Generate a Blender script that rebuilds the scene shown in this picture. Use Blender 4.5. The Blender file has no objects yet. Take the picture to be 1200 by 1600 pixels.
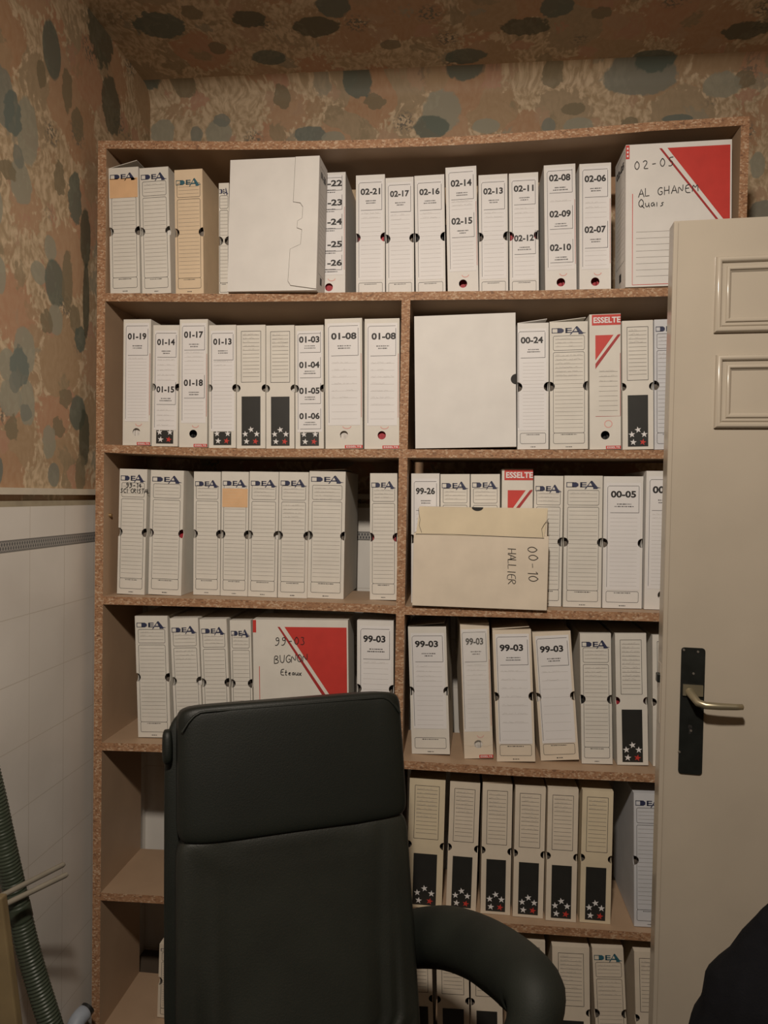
import bpy, bmesh, math, random
from mathutils import Vector, Matrix, noise as mnoise

random.seed(7)
SC = bpy.context.scene
COL = SC.collection
PI = math.pi

# ------------------------------------------------------------------ camera
FPX = 1100.0                       # focal length in pixels of a 1200 px wide frame
EYE = Vector((0.0, 0.0, 1.55))
YAW, PITCH, ROLL = -0.1053, -0.0240, 0.0173
_cy, _sy, _cp, _sp = math.cos(YAW), math.sin(YAW), math.cos(PITCH), math.sin(PITCH)
FWD = Vector((_sy*_cp, _cy*_cp, _sp))
_r0 = Vector((_cy, -_sy, 0))
_u0 = _r0.cross(FWD)
RGT = math.cos(ROLL)*_r0 + math.sin(ROLL)*_u0
UPV = math.cos(ROLL)*_u0 - math.sin(ROLL)*_r0
cd = bpy.data.cameras.new('camera'); cam = bpy.data.objects.new('camera', cd); COL.objects.link(cam)
cd.sensor_fit = 'HORIZONTAL'; cd.sensor_width = 36.0; cd.lens = FPX/1200*36.0
cd.clip_start = 0.02
cam.matrix_world = Matrix(((RGT.x, UPV.x, -FWD.x, EYE.x), (RGT.y, UPV.y, -FWD.y, EYE.y),
                           (RGT.z, UPV.z, -FWD.z, EYE.z), (0, 0, 0, 1)))
SC.camera = cam

# ------------------------------------------------------------------ light
SC.view_settings.view_transform = 'Standard'
SC.view_settings.look = 'None'
SC.view_settings.gamma = 1.0
SC.view_settings.use_curve_mapping = False
SC.view_settings.exposure = 0.0
wd = bpy.data.worlds.new('room_world'); SC.world = wd; wd.use_nodes = True
wd.node_tree.nodes['Background'].inputs[0].default_value = (0.9, 0.75, 0.55, 1)
wd.node_tree.nodes['Background'].inputs[1].default_value = 0.02
ld = bpy.data.lights.new('spot_lamp', 'SPOT')
ld.energy = 132; ld.color = (1.0, 0.885, 0.755); ld.shadow_soft_size = 0.06
ld.spot_size = math.radians(138); ld.spot_blend = 1.0
lamp = bpy.data.objects.new('spot_lamp', ld); COL.objects.link(lamp)
lamp.location = (-0.10, -0.04, 2.60)
lamp.rotation_euler = (Vector((-0.02, 1.86, 1.00))-lamp.location).to_track_quat('-Z', 'Y').to_euler()


def ray(x, y):
    return FWD*FPX + RGT*(x-600) - UPV*(y-800)
def onY(x, y, Y):                  # the point of the vertical plane at depth Y seen at a photo position
    d = ray(x, y); return EYE + d*(Y/d.y)
def onX(x, y, X):
    d = ray(x, y); return EYE + d*(X/d.x)
def onZ(x, y, Z):
    d = ray(x, y); return EYE + d*((Z-EYE.z)/d.z)

# ------------------------------------------------------------------ materials
def new_mat(name):
    m = bpy.data.materials.new(name); m.use_nodes = True
    nt = m.node_tree; b = nt.nodes['Principled BSDF']
    return m, nt, b
def mat(name, col, rough=0.6, var=0.06, scale=30.0, metal=0.0, bump=0.0, bscale=200.0, spec=0.5):
    m, nt, b = new_mat(name)
    b.inputs['Roughness'].default_value = rough
    b.inputs['Metallic'].default_value = metal
    b.inputs['Specular IOR Level'].default_value = spec
    tc = nt.nodes.new('ShaderNodeTexCoord')
    n = nt.nodes.new('ShaderNodeTexNoise'); n.inputs['Scale'].default_value = scale; n.inputs['Detail'].default_value = 4
    nt.links.new(tc.outputs['Object'], n.inputs['Vector'])
    r = nt.nodes.new('ShaderNodeValToRGB')
    r.color_ramp.elements[0].position = 0.3; r.color_ramp.elements[1].position = 0.7
    r.color_ramp.elements[0].color = (*[c*(1-var) for c in col], 1)
    r.color_ramp.elements[1].color = (*[min(1, c*(1+var)) for c in col], 1)
    nt.links.new(n.outputs['Fac'], r.inputs['Fac']); nt.links.new(r.outputs['Color'], b.inputs['Base Color'])
    if bump:
        n2 = nt.nodes.new('ShaderNodeTexNoise'); n2.inputs['Scale'].default_value = bscale; n2.inputs['Detail'].default_value = 3
        nt.links.new(tc.outputs['Object'], n2.inputs['Vector'])
        bp = nt.nodes.new('ShaderNodeBump'); bp.inputs['Strength'].default_value = bump; bp.inputs['Distance'].default_value = 0.002
        nt.links.new(n2.outputs['Fac'], bp.inputs['Height']); nt.links.new(bp.outputs['Normal'], b.inputs['Normal'])
    return m

M = {}
M['white'] = mat('white_card', (0.74, 0.72, 0.69), 0.65, 0.04, 14)
M['offwhite'] = mat('offwhite_card', (0.71, 0.68, 0.62), 0.65, 0.05, 14)
M['cream'] = mat('cream_card', (0.72, 0.63, 0.51), 0.65, 0.06, 14)
M['beige'] = mat('beige_card', (0.72, 0.57, 0.40), 0.7, 0.06, 14)
M['yellowed'] = mat('yellowed_card', (0.70, 0.60, 0.43), 0.7, 0.08, 10)
M['grey_card'] = mat('grey_card', (0.62, 0.63, 0.66), 0.65, 0.05, 14)
M['label'] = mat('label_paper', (0.77, 0.755, 0.755), 0.6, 0.03, 10)
M['ink'] = mat('black_ink', (0.02, 0.018, 0.018), 0.6, 0.1)
M['frame_ink'] = mat('dark_frame_ink', (0.05, 0.045, 0.045), 0.6, 0.1)
M['line'] = mat('ruled_line_ink', (0.20, 0.18, 0.16), 0.7, 0.1)
M['faint'] = mat('faint_pencil', (0.46, 0.43, 0.41), 0.7, 0.1)
M['navy'] = mat('navy_ink', (0.028, 0.034, 0.085), 0.55, 0.1)
M['teal_ink'] = mat('teal_ink', (0.03, 0.12, 0.16), 0.55, 0.1)
M['red'] = mat('red_print', (0.56, 0.045, 0.035), 0.5, 0.05)
M['darkred'] = mat('dark_red_print', (0.38, 0.03, 0.03), 0.5, 0.05)
M['pink'] = mat('pink_print', (0.72, 0.38, 0.34), 0.6, 0.05)
M['black'] = mat('black_print', (0.022, 0.022, 0.020), 0.5, 0.1)
M['note'] = mat('orange_note_paper', (0.74, 0.47, 0.26), 0.7, 0.05)
M['papers'] = mat('shaded_paper_stack', (0.17, 0.14, 0.115), 0.8, 0.4, 60)  # paper darkened: shade inside the finger holes is put into the colour
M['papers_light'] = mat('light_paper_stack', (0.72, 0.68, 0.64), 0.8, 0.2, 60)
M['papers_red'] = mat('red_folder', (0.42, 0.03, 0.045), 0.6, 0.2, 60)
M['papers_black'] = mat('black_hole_shade', (0.015, 0.014, 0.013), 0.7, 0.2, 60)  # black colour stands in for the shade within holes, slit and keyhole
M['leather'] = mat('dark_green_leather', (0.0092, 0.0112, 0.0086), 0.5, 0.15, 6, bump=0.15, bscale=350, spec=0.35)
M['leather_pad'] = mat('worn_green_leather', (0.0165, 0.0195, 0.0150), 0.65, 0.25, 8, bump=0.15, bscale=350, spec=0.35)
M['leather_back'] = mat('soft_green_leather', (0.0165, 0.0185, 0.0140), 0.5, 0.2, 7, bump=0.2, bscale=300, spec=0.5)
M['plastic'] = mat('black_plastic', (0.02, 0.02, 0.02), 0.4)
M['door'] = mat('cream_door_paint', (0.425, 0.375, 0.305), 0.20, 0.05, 5)
M['plate'] = mat('black_metal_plate', (0.018, 0.02, 0.018), 0.35, 0.3, 25, metal=0.3)
M['lever'] = mat('worn_brass', (0.36, 0.32, 0.22), 0.35, 0.1, 20, metal=0.7)
M['steel'] = mat('dull_steel', (0.40, 0.37, 0.33), 0.4, 0.1, 20, metal=0.8)
M['brass'] = mat('brass_pin', (0.6, 0.45, 0.25), 0.3, 0.1, metal=0.9)
M['hose'] = mat('green_hose_rubber', (0.042, 0.054, 0.036), 0.42, 0.15, 10)
M['rod'] = mat('painted_rod', (0.24, 0.215, 0.17), 0.5, 0.1)
M['plank'] = mat('tan_wood', (0.19, 0.14, 0.07), 0.6, 0.15, 12)
M['blue'] = mat('pale_blue_plastic', (0.34, 0.38, 0.44), 0.5, 0.08)
M['jacket'] = mat('black_fabric', (0.0055, 0.0055, 0.0068), 0.9, 0.2, 40, bump=0.3, bscale=500, spec=0.1)
M['batten'] = mat('cream_painted_wood', (0.60, 0.54, 0.44), 0.45, 0.05)
M['plaster'] = mat('dingy_plaster', (0.36, 0.31, 0.22), 0.8, 0.15, 20)
M['floor'] = mat('brown_floor', (0.10, 0.075, 0.055), 0.5, 0.2, 5)
M['wood'] = mat('veneer_board', (0.41, 0.285, 0.188), 0.55, 0.06, 8)

def chipboard():
    m, nt, b = new_mat('raw_chipboard_edge')
    N = nt.nodes.new; L = nt.links.new
    tc = N('ShaderNodeTexCoord')
    mp = N('ShaderNodeMapping'); mp.inputs['Scale'].default_value = (1, 1, 1.6); L(tc.outputs['Object'], mp.inputs['Vector'])
    v = N('ShaderNodeTexVoronoi'); v.inputs['Scale'].default_value = 190; L(mp.outputs[0], v.inputs['Vector'])
    n = N('ShaderNodeTexNoise'); n.inputs['Scale'].default_value = 60; n.inputs['Detail'].default_value = 6; L(mp.outputs[0], n.inputs['Vector'])
    sep = N('ShaderNodeSeparateColor'); L(v.outputs['Color'], sep.inputs[0])
    mx = N('ShaderNodeMath'); mx.operation = 'MULTIPLY_ADD'; mx.inputs[1].default_value = 0.6; L(sep.outputs[0], mx.inputs[0])
    mm = N('ShaderNodeMath'); mm.operation = 'MULTIPLY'; mm.inputs[1].default_value = 0.4; L(n.outputs['Fac'], mm.inputs[0]); L(mm.outputs[0], mx.inputs[2])
    r = N('ShaderNodeValToRGB'); e = r.color_ramp.elements
    e[0].position = 0.12; e[0].color = (0.15, 0.08, 0.045, 1)
    e[1].position = 0.80; e[1].color = (0.53, 0.38, 0.255, 1)
    k = e.new(0.3); k.color = (0.31, 0.16, 0.082, 1)
    k = e.new(0.62); k.color = (0.39, 0.215, 0.115, 1)
    L(mx.outputs[0], r.inputs['Fac']); L(r.outputs['Color'], b.inputs['Base Color'])
    b.inputs['Roughness'].default_value = 0.7
    return m
M['chip'] = chipboard()

def wallpaper(name, axes, motifs):
    """floral wallpaper: peach and tan painted blotches, cream flecks, grey-green leaves at the given wall places"""
    m, nt, b = new_mat(name)
    N = nt.nodes.new; L = nt.links.new
    g = N('ShaderNodeNewGeometry'); sp = N('ShaderNodeSeparateXYZ'); L(g.outputs['Position'], sp.inputs[0])
    cb = N('ShaderNodeCombineXYZ'); L(sp.outputs[axes[0]], cb.inputs[0]); L(sp.outputs[axes[1]], cb.inputs[1])
    P = cb.outputs[0]
    def noise(vec, scale, detail, loc=None, sc3=None):
        if sc3:
            mp = N('ShaderNodeMapping'); mp.inputs['Scale'].default_value = sc3; mp.inputs['Location'].default_value = loc or (0, 0, 0); L(vec, mp.inputs['Vector']); vec = mp.outputs[0]
        n = N('ShaderNodeTexNoise'); n.inputs['Scale'].default_value = scale; n.inputs['Detail'].default_value = detail; L(vec, n.inputs['Vector']); return n
    def mix(fac, c1, c2):
        mx = N('ShaderNodeMix'); mx.data_type = 'RGBA'
        L(fac, mx.inputs[0])
        for i, c in ((6, c1), (7, c2)):
            if isinstance(c, tuple): mx.inputs[i].default_value = (*c, 1)
            else: L(c, mx.inputs[i])
        return mx.outputs[2]
    def band(out, lo, hi, t0=0.0, t1=1.0):
        mr = N('ShaderNodeMapRange'); mr.inputs[1].default_value = lo; mr.inputs[2].default_value = hi
        mr.inputs[3].default_value = t0; mr.inputs[4].default_value = t1; L(out, mr.inputs[0]); return mr.outputs[0]
    def madd(a, k, c):
        q = N('ShaderNodeMath'); q.operation = 'MULTIPLY_ADD'; L(a, q.inputs[0]); q.inputs[1].default_value = k; L(c, q.inputs[2]); return q.outputs[0]
    wob = noise(P, 9, 3)
    wv = N('ShaderNodeVectorMath'); wv.operation = 'MULTIPLY_ADD'; L(wob.outputs['Color'], wv.inputs[0])
    wv.inputs[1].default_value = (0.09, 0.09, 0); L(P, wv.inputs[2])
    serr = noise(P, 70, 2)
    pet = noise(wv.outputs[0], 1, 4, None, (72, 40, 1))
    col = mix(band(pet.outputs['Fac'], 0.40, 0.62), (0.39, 0.29, 0.18), (0.60, 0.47, 0.32))
    def flowers(col, scale, loc, r, steps, op):
        mp = N('ShaderNodeMapping'); mp.inputs['Location'].default_value = loc; L(wv.outputs[0], mp.inputs['Vector'])
        vo = N('ShaderNodeTexVoronoi'); vo.inputs['Scale'].default_value = scale; L(mp.outputs[0], vo.inputs['Vector'])
        sc = N('ShaderNodeSeparateColor'); L(vo.outputs['Color'], sc.inputs[0])
        rp = N('ShaderNodeValToRGB'); rp.color_ramp.interpolation = 'CONSTANT'; e = rp.color_ramp.elements
        e[0].position = 0; e[0].color = (*steps[0], 1); e[1].position = 1/len(steps); e[1].color = (*steps[1], 1)
        for i in range(2, len(steps)): e.new(i/len(steps)).color = (*steps[i], 1)
        L(sc.outputs[0], rp.inputs['Fac'])
        d = madd(pet.outputs['Fac'], 0.45, madd(serr.outputs['Fac'], 0.35, vo.outputs['Distance']))
        c2 = mix(band(pet.outputs['Fac'], 0.30, 0.75, 0.0, 0.45), rp.outputs[0], (0.47, 0.345, 0.225))
        return mix(band(d, r+0.36, r+0.42, op, 0), col, c2)
    col = flowers(col, 6.0, (1.3, 4.1, 0), 0.58, [(0.40,0.235,0.135), (0.44,0.245,0.15), (0.37,0.255,0.15), (0.43,0.27,0.165), (0.34,0.265,0.17)], 0.95)
    col = flowers(col, 10.5, (7.7, 2.2, 0), 0.34, [(0.44,0.25,0.17), (0.37,0.25,0.15), (0.30,0.275,0.205), (0.42,0.28,0.185), (0.28,0.225,0.14)], 0.85)
    # small line-drawn florets
    vd = N('ShaderNodeTexVoronoi'); vd.inputs['Scale'].default_value = 6.3; L(P, vd.inputs['Vector'])
    fz = noise(P, 105, 1)
    a = band(vd.outputs['Distance'], 0.14, 0.27, 1, 0); c = band(fz.outputs['Fac'], 0.50, 0.56)
    mu = N('ShaderNodeMath'); mu.operation = 'MULTIPLY'; L(a, mu.inputs[0]); L(c, mu.inputs[1])
    col = mix(mu.outputs[0], col, (0.19, 0.165, 0.125))
    lob = N('ShaderNodeTexNoise'); lob.inputs['Scale'].default_value = 42; lob.inputs['Detail'].default_value = 2; L(P, lob.inputs['Vector'])
    TINT = {'pale': (0.305, 0.30, 0.235), 'grey': (0.21, 0.22, 0.185), 'dark': (0.108, 0.138, 0.115), 'teal': (0.138, 0.172, 0.155),
            'olive': (0.21, 0.175, 0.11), 'black': (0.085, 0.09, 0.062)}
    for (cu, cv, ru, rv, ang, tint, rag) in motifs:
        mp = N('ShaderNodeMapping'); mp.vector_type = 'TEXTURE'
        mp.inputs['Location'].default_value = (cu, cv, 0); mp.inputs['Rotation'].default_value = (0, 0, ang)
        mp.inputs['Scale'].default_value = (ru, rv, 1); L(P, mp.inputs['Vector'])
        ln = N('ShaderNodeVectorMath'); ln.operation = 'LENGTH'; L(mp.outputs[0], ln.inputs[0])
        ad = N('ShaderNodeMath'); ad.operation = 'MULTIPLY_ADD'; L(lob.outputs['Fac'], ad.inputs[0]); ad.inputs[1].default_value = rag; L(madd(serr.outputs['Fac'], 0.12, ln.outputs['Value']), ad.inputs[2])
        col = mix(band(ad.outputs[0], 1.06+rag*0.5-0.05, 1.06+rag*0.5+0.05, 0.85, 0), col, TINT[tint])
    L(col, b.inputs['Base Color'])
    b.inputs['Roughness'].default_value = 0.6
    b.inputs['Specular IOR Level'].default_value = 0.3
    return m

def tiles(name, axes, z_strip0, z_strip1):
    """glazed white 15 cm wall tiles with a narrow patterned border strip"""
    m, nt, b = new_mat(name)
    N = nt.nodes.new; L = nt.links.new
    g = N('ShaderNodeNewGeometry'); sp = N('ShaderNodeSeparateXYZ'); L(g.outputs['Position'], sp.inputs[0])
    def math_(op, a, bb=None):
        q = N('ShaderNodeMath'); q.operation = op
        for i, x in enumerate((a, bb)):
            if x is None: continue
            if isinstance(x, (int, float)): q.inputs[i].default_value = x
            else: L(x, q.inputs[i])
        return q.outputs[0]
    U = sp.outputs[axes[0]]; Z = sp.outputs[2]
    zz = math_('SUBTRACT', Z, z_strip0)
    def joint(x, size, w):
        f = math_('FRACT', math_('DIVIDE', math_('ADD', x, 30.0*size), size))
        d = math_('MINIMUM', f, math_('SUBTRACT', 1.0, f))
        return math_('LESS_THAN', d, w/size)
    jn = math_('MAXIMUM', joint(math_('ADD', U, 0.052), 0.15, 0.0011), joint(zz, 0.155, 0.0011))
    def mix(fac, c1, c2):
        mx = N('ShaderNodeMix'); mx.data_type = 'RGBA'; L(fac, mx.inputs[0])
        for i, c in ((6, c1), (7, c2)):
            if isinstance(c, tuple): mx.inputs[i].default_value = (*c, 1)
            else: L(c, mx.inputs[i])
        return mx.outputs[2]
    nz = N('ShaderNodeTexNoise'); nz.inputs['Scale'].default_value = 4; nz.inputs['Detail'].default_value = 5; L(g.outputs['Position'], nz.inputs['Vector'])
    rp = N('ShaderNodeValToRGB'); rp.color_ramp.elements[0].position = 0.3; rp.color_ramp.elements[1].position = 0.7
    rp.color_ramp.elements[0].color = (0.66, 0.63, 0.585, 1); rp.color_ramp.elements[1].color = (0.75, 0.72, 0.675, 1); L(nz.outputs['Fac'], rp.inputs[0])
    col = mix(jn, rp.outputs[0], (0.56, 0.52, 0.46))
    # border: three rows of small dark and pale lozenges
    ins = math_('MULTIPLY', math_('GREATER_THAN', Z, z_strip0), math_('LESS_THAN', Z, z_strip1))
    H = z_strip1-z_strip0
    t = math_('DIVIDE', zz, H)
    a = math_('FRACT', math_('ADD', math_('MULTIPLY', U, 105.0), math_('MULTIPLY', t, 1.5)))
    c = math_('FRACT', math_('SUBTRACT', math_('MULTIPLY', U, 105.0), math_('MULTIPLY', t, 1.5)))
    chk = math_('MULTIPLY', math_('GREATER_THAN', a, 0.38), math_('GREATER_THAN', c, 0.38))
    edge = math_('MAXIMUM', math_('LESS_THAN', t, 0.12), math_('GREATER_THAN', t, 0.88))
    pat = mix(chk, (0.34, 0.33, 0.31), (0.075, 0.075, 0.085))
    pat = mix(edge, pat, (0.16, 0.155, 0.15))
    col = mix(ins, col, pat)
    L(col, b.inputs['Base Color'])
    b.inputs['Roughness'].default_value = 0.32
    return m

# ------------------------------------------------------------------ mesh helpers
class MB:
    """collects geometry and links it as one mesh object"""
    def __init__(s): s.v = []; s.f = []; s.mi = []; s.sm = []
    def add(s, verts, faces, mi=0, smooth=False):
        o = len(s.v); s.v += [tuple(p) for p in verts]
        for f in faces: s.f.append([o+i for i in f]); s.mi.append(mi); s.sm.append(smooth)
    def box(s, a, b, mi=0, M4=None):
        (x0, y0, z0), (x1, y1, z1) = a, b
        vs = [(x0,y0,z0),(x1,y0,z0),(x1,y1,z0),(x0,y1,z0),(x0,y0,z1),(x1,y0,z1),(x1,y1,z1),(x0,y1,z1)]
        if M4 is not None: vs = [M4 @ Vector(p) for p in vs]
        s.add(vs, [(0,3,2,1),(4,5,6,7),(0,1,5,4),(1,2,6,5),(2,3,7,6),(3,0,4,7)], mi)
    def tube(s, pts, r, seg=14, mi=0, cap=True, smooth=True):
        pts = [Vector(p) for p in pts]; n = len(pts)
        rs = r if isinstance(r, (list, tuple)) else [r]*n
        t0 = (pts[1]-pts[0]).normalized(); ref = Vector((0,0,1)) if abs(t0.z) < 0.9 else Vector((1,0,0))
        nx = t0.cross(ref).normalized(); vs = []; fs = []
        for i, p in enumerate(pts):
            t = (pts[min(i+1,n-1)]-pts[max(i-1,0)]).normalized()
            nx = (nx - t*nx.dot(t)).normalized(); ny = t.cross(nx)
            rr = rs[i] if isinstance(rs[i], (list, tuple)) else (rs[i], rs[i])
            for k in range(seg):
                a = 2*PI*k/seg; vs.append(p + nx*math.cos(a)*rr[0] + ny*math.sin(a)*rr[1])
        for i in range(n-1):
            for k in range(seg):
                k2 = (k+1) % seg; fs.append((i*seg+k, i*seg+k2, (i+1)*seg+k2, (i+1)*seg+k))
        s.add(vs, fs, mi, smooth)
        if cap:
            s.add(vs[:seg], [tuple(range(seg))[::-1]], mi); s.add(vs[-seg:], [tuple(range(seg))], mi)
    def superq(s, c, ax, e1=0.35, e2=0.35, nu=40, nv=24, M4=None, fn=None, mi=0):
        """rounded cushion: superellipsoid of half sizes ax about c (poles along z)"""
        def pw(v, e): return math.copysign(abs(v)**e, v)
        vs = []; fs = []
        for j in range(nv+1):
            ph = -PI/2 + PI*j/nv
            for i in range(nu):
                th = 2*PI*i/nu
                p = Vector((ax[0]*pw(math.cos(ph), e1)*pw(math.cos(th), e2), ax[1]*pw(math.cos(ph), e1)*pw(math.sin(th), e2), ax[2]*pw(math.sin(ph), e1)))
                if fn: p = fn(p)
                p = p + Vector(c)
                vs.append(M4 @ p if M4 is not None else p)
        for j in range(nv):
            for i in range(nu):
                i2 = (i+1) % nu; fs.append((j*nu+i, j*nu+i2, (j+1)*nu+i2, (j+1)*nu+i))
        s.add(vs, fs, mi, True)
    def build(s, name, mats, parent=None, merge=False, solid=0.0, bevel=0.0):
        me = bpy.data.meshes.new(name); me.from_pydata(s.v, [], s.f)
        if not isinstance(mats, (list, tuple)): mats = [mats]
        for m in mats: me.materials.append(m)
        for p, mi, sm in zip(me.polygons, s.mi, s.sm): p.material_index = mi; p.use_smooth = sm
        me.validate(); me.update()
        if merge:
            bm = bmesh.new(); bm.from_mesh(me); bmesh.ops.remove_doubles(bm, verts=bm.verts, dist=1e-5)
            bmesh.ops.recalc_face_normals(bm, faces=bm.faces); bm.to_mesh(me); bm.free()
        o = bpy.data.objects.new(name, me); COL.objects.link(o)
        if parent: o.parent = parent
        if solid:
            md = o.modifiers.new('thickness', 'SOLIDIFY'); md.thickness = solid; md.offset = -1
        if bevel:
            md = o.modifiers.new('bevel', 'BEVEL'); md.width = bevel; md.segments = 2; md.limit_method = 'ANGLE'; md.angle_limit = 0.6
        return o

def thing(name, label, cat, loc=(0,0,0), rot=(0,0,0), group=None):
    o = bpy.data.objects.new(name, None); COL.objects.link(o)
    o.empty_display_size = 0.05
    o.location = loc; o.rotation_euler = rot; tag(o, label, cat, group); return o
def tag(o, label, cat, group=None):
    o['label'] = label; o['category'] = cat
    if group: o['group'] = group
    return o
def struct(o): o['kind'] = 'structure'; return o

# ------------------------------------------------------------------ the room
XL, XR, YB, YN, ZC = -1.027, 1.31, 2.25, -1.15, 2.875
Z_TILE = onX(148, 789, XL).z
Z_S1 = onX(148, 831, XL).z; Z_S0 = onX(148, 846.5, XL).z
Z_B0 = onX(100, 773, XL).z; Z_B1 = onX(100, 763.5, XL).z
Z_P = onX(100, 782, XL).z

def mot(fn, lst, ax):
    out = []
    for (x, y, rx, ry, ang, tint, rag) in lst:
        p = fn(x, y); q = fn(x+rx, y); s_ = fn(x, y-ry)
        out.append((p[ax[0]], p[ax[1]], max(0.008, abs(q[ax[0]]-p[ax[0]])), max(0.008, abs(s_[ax[1]]-p[ax[1]])), ang, tint, rag))
    return out
left_m = mot(lambda x, y: onX(x, y, XL), [
    (50, 205, 17, 52, 0, 'pale', 0.3), (14, 150, 16, 46, 0, 'grey', 0.5), (40, 285, 17, 34, 0, 'pale', 0.4),
    (88, 78, 14, 44, 0.05, 'dark', 0.1), (28, 178, 13, 36, 0, 'teal', 0.9), (163, 40, 20, 60, 0, 'black', 0.7), (36, 245, 8, 18, 0, 'grey', 0.6),
    (112, 140, 8, 34, 0, 'olive', 0.7), (72, 115, 7, 22, 0, 'olive', 0.9), (128, 195, 9, 26, 0, 'olive', 0.7),
    (180, 165, 14, 46, 0, 'black', 0.6), (124, 310, 10, 40, 0, 'dark', 0.8), (140, 372, 8, 46, 0, 'black', 0.4), (20, 265, 12, 18, 0, 'olive', 1.2), (100, 280, 9, 24, 0, 'olive', 1.2),
    (4, 322, 8, 28, 0, 'pale', 0.3), (86, 388, 9, 20, 0, 'pale', 0.4), (8, 430, 9, 30, 0, 'pale', 0.3), (1, 458, 6, 20, 0, 'dark', 0.2),
    (68, 426, 12, 18, 0, 'pale', 0.3), (93, 443, 15, 37, 0.05, 'dark', 0.1), (94, 500, 11, 24, 0, 'pale', 0.3), (112, 440, 8, 50, 0, 'olive', 0.6),
    (80, 502, 9, 18, 0, 'olive', 1.3), (124, 500, 8, 22, 0, 'olive', 0.9), (132, 530, 8, 20, 0, 'dark', 0.9), (141, 470, 5, 60, 0, 'black', 0.4),
    (46, 548, 16, 38, 0, 'pale', 0.2), (20, 570, 14, 26, 0, 'pale', 0.3), (24, 622, 17, 30, 0, 'pale', 0.3), (50, 630, 12, 36, 0, 'pale', 0.4),
    (38, 575, 14, 32, 0, 'teal', 0.8), (30, 597, 9, 18, 0, 'grey', 0.8), (48, 645, 9, 14, 0, 'grey', 0.6), (128, 645, 12, 28, -0.3, 'dark', 0.3),
    (138, 685, 8, 45, 0, 'black', 0.5), (110, 622, 10, 14, 0, 'olive', 1.3), (98, 668, 9, 16, 0, 'olive', 1.3), (26, 668, 10, 20, 0, 'olive', 1.3),
    (91, 742, 9, 19, 0, 'grey', 0.2), (4, 735, 9, 22, 0, 'teal', 0.5), (84, 690, 10, 26, 0, 'pale', 0.5), (132, 740, 8, 30, 0, 'olive', 0.8)], (1, 2))
back_m = mot(lambda x, y: onY(x, y, YB), [
    (252, 205, 18, 22, 0, 'pale', 0.5), (340, 205, 20, 22, 0, 'pale', 0.3), (305, 208, 10, 14, 0, 'grey', 0.5), (345, 185, 14, 10, 0, 'grey', 0.8),
    (483, 207, 25, 13, 0, 'teal', 0.5), (520, 212, 18, 10, 0, 'pale', 0.4), (690, 172, 30, 34, 0, 'pale', 0.5), (673, 196, 27, 19, 0, 'dark', 0.5), (440, 150, 14, 16, 0, 'olive', 1.0),
    (585, 155, 16, 12, 0, 'olive', 1.2), (560, 130, 22, 20, 0, 'dark', 0.6), (863, 118, 16, 16, 0, 'olive', 1.1), (897, 167, 18, 10, 0, 'olive', 0.9), (760, 194, 22, 12, 0, 'pale', 0.4),
    (858, 193, 11, 12, 0, 'grey', 0.3), (905, 196, 24, 16, 0, 'pale', 0.3), (1060, 183, 24, 8, 0, 'teal', 0.4), (1000, 120, 60, 26, 0, 'grey', 0.4), (1020, 95, 34, 18, 0, 'dark', 0.6), (985, 190, 14, 10, 0, 'olive', 1.2),
    (1165, 122, 18, 12, 0, 'olive', 1.0), (1195, 330, 24, 20, 0, 'grey', 0.5), (1186, 255, 12, 20, 0, 'pale', 0.5), (1130, 130, 30, 20, 0, 'pale', 0.5),
    (240, 128, 26, 14, 0, 'dark', 0.8), (290, 138, 18, 12, 0, 'olive', 0.9), (725, 110, 30, 16, 0, 'dark', 0.6)], (0, 2))
ceil_m = mot(lambda x, y: onZ(x, y, ZC), [
    (493, 42, 36, 16, 0, 'black', 0.7), (520, 8, 26, 22, 0, 'dark', 0.5), (820, 42, 38, 14, 0, 'black', 0.7), (870, 10, 26, 18, 0, 'dark', 0.5), (1165, 48, 36, 14, 0, 'black', 0.7),
    (420, 90, 26, 12, 0, 'dark', 0.6), (727, 88, 32, 12, 0, 'dark', 0.6), (1020, 88, 34, 10, 0, 'dark', 0.6), (390, 30, 26, 14, 0, 'black', 0.7), (340, 75, 14, 10, 0, 'olive', 0.8),
    (250, 40, 40, 22, 0, 'dark', 0.9), (300, 20, 16, 12, 0, 'olive', 1.0), (610, 70, 16, 8, 0, 'olive', 0.8), (940, 20, 16, 10, 0, 'olive', 0.8)], (0, 1))

def wall_box(name, a, b, m):
    q = MB(); q.box(a, b); return struct(q.build(name, m))
wp_l = wallpaper('wallpaper_left', (1, 2), left_m)
wp_b = wallpaper('wallpaper_back', (0, 2), back_m)
wp_c = wallpaper('wallpaper_ceiling', (0, 1), ceil_m)
tl_l = tiles('tiles_left', (1, 2), Z_S0, Z_S1)
tl_b = tiles('tiles_back', (0, 2), Z_S0, Z_S1)
T = 0.1
def wall_with_dado(name, lo, hi, dado_lo, dado_hi, mp, mt):
    q = MB(); q.box(lo, hi, 0)
    q.box(dado_lo, (dado_hi[0], dado_hi[1], Z_TILE), 1)
    q.box((dado_lo[0], dado_lo[1], Z_TILE), (dado_hi[0], dado_hi[1], Z_P), 2)
    return struct(q.build(name, [mp, mt, M['plaster']]))
XP = XL-0.012                       # paper surface lies a little behind the tile face
wall_with_dado('wall_left', (XL-T, YN-T, 0), (XP, YB+T, ZC), (XP-0.005, YN, 0), (XL, YB, 0), wp_l, tl_l)
wall_with_dado('wall_back', (XP, YB+0.012, 0), (XR, YB+T, ZC), (XL, YB, 0), (XR, YB+0.017, 0), wp_b, tl_b)
wall_box('wall_right', (XR, YN-T, 0), (XR+T, YB+T, ZC), wp_l)
wall_box('wall_front', (XP, YN-T, 0), (XR, YN, ZC), wp_b)
wall_box('floor', (XL-T, YN-T, -0.08), (XR+T, YB+T, 0), M['floor'])
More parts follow.
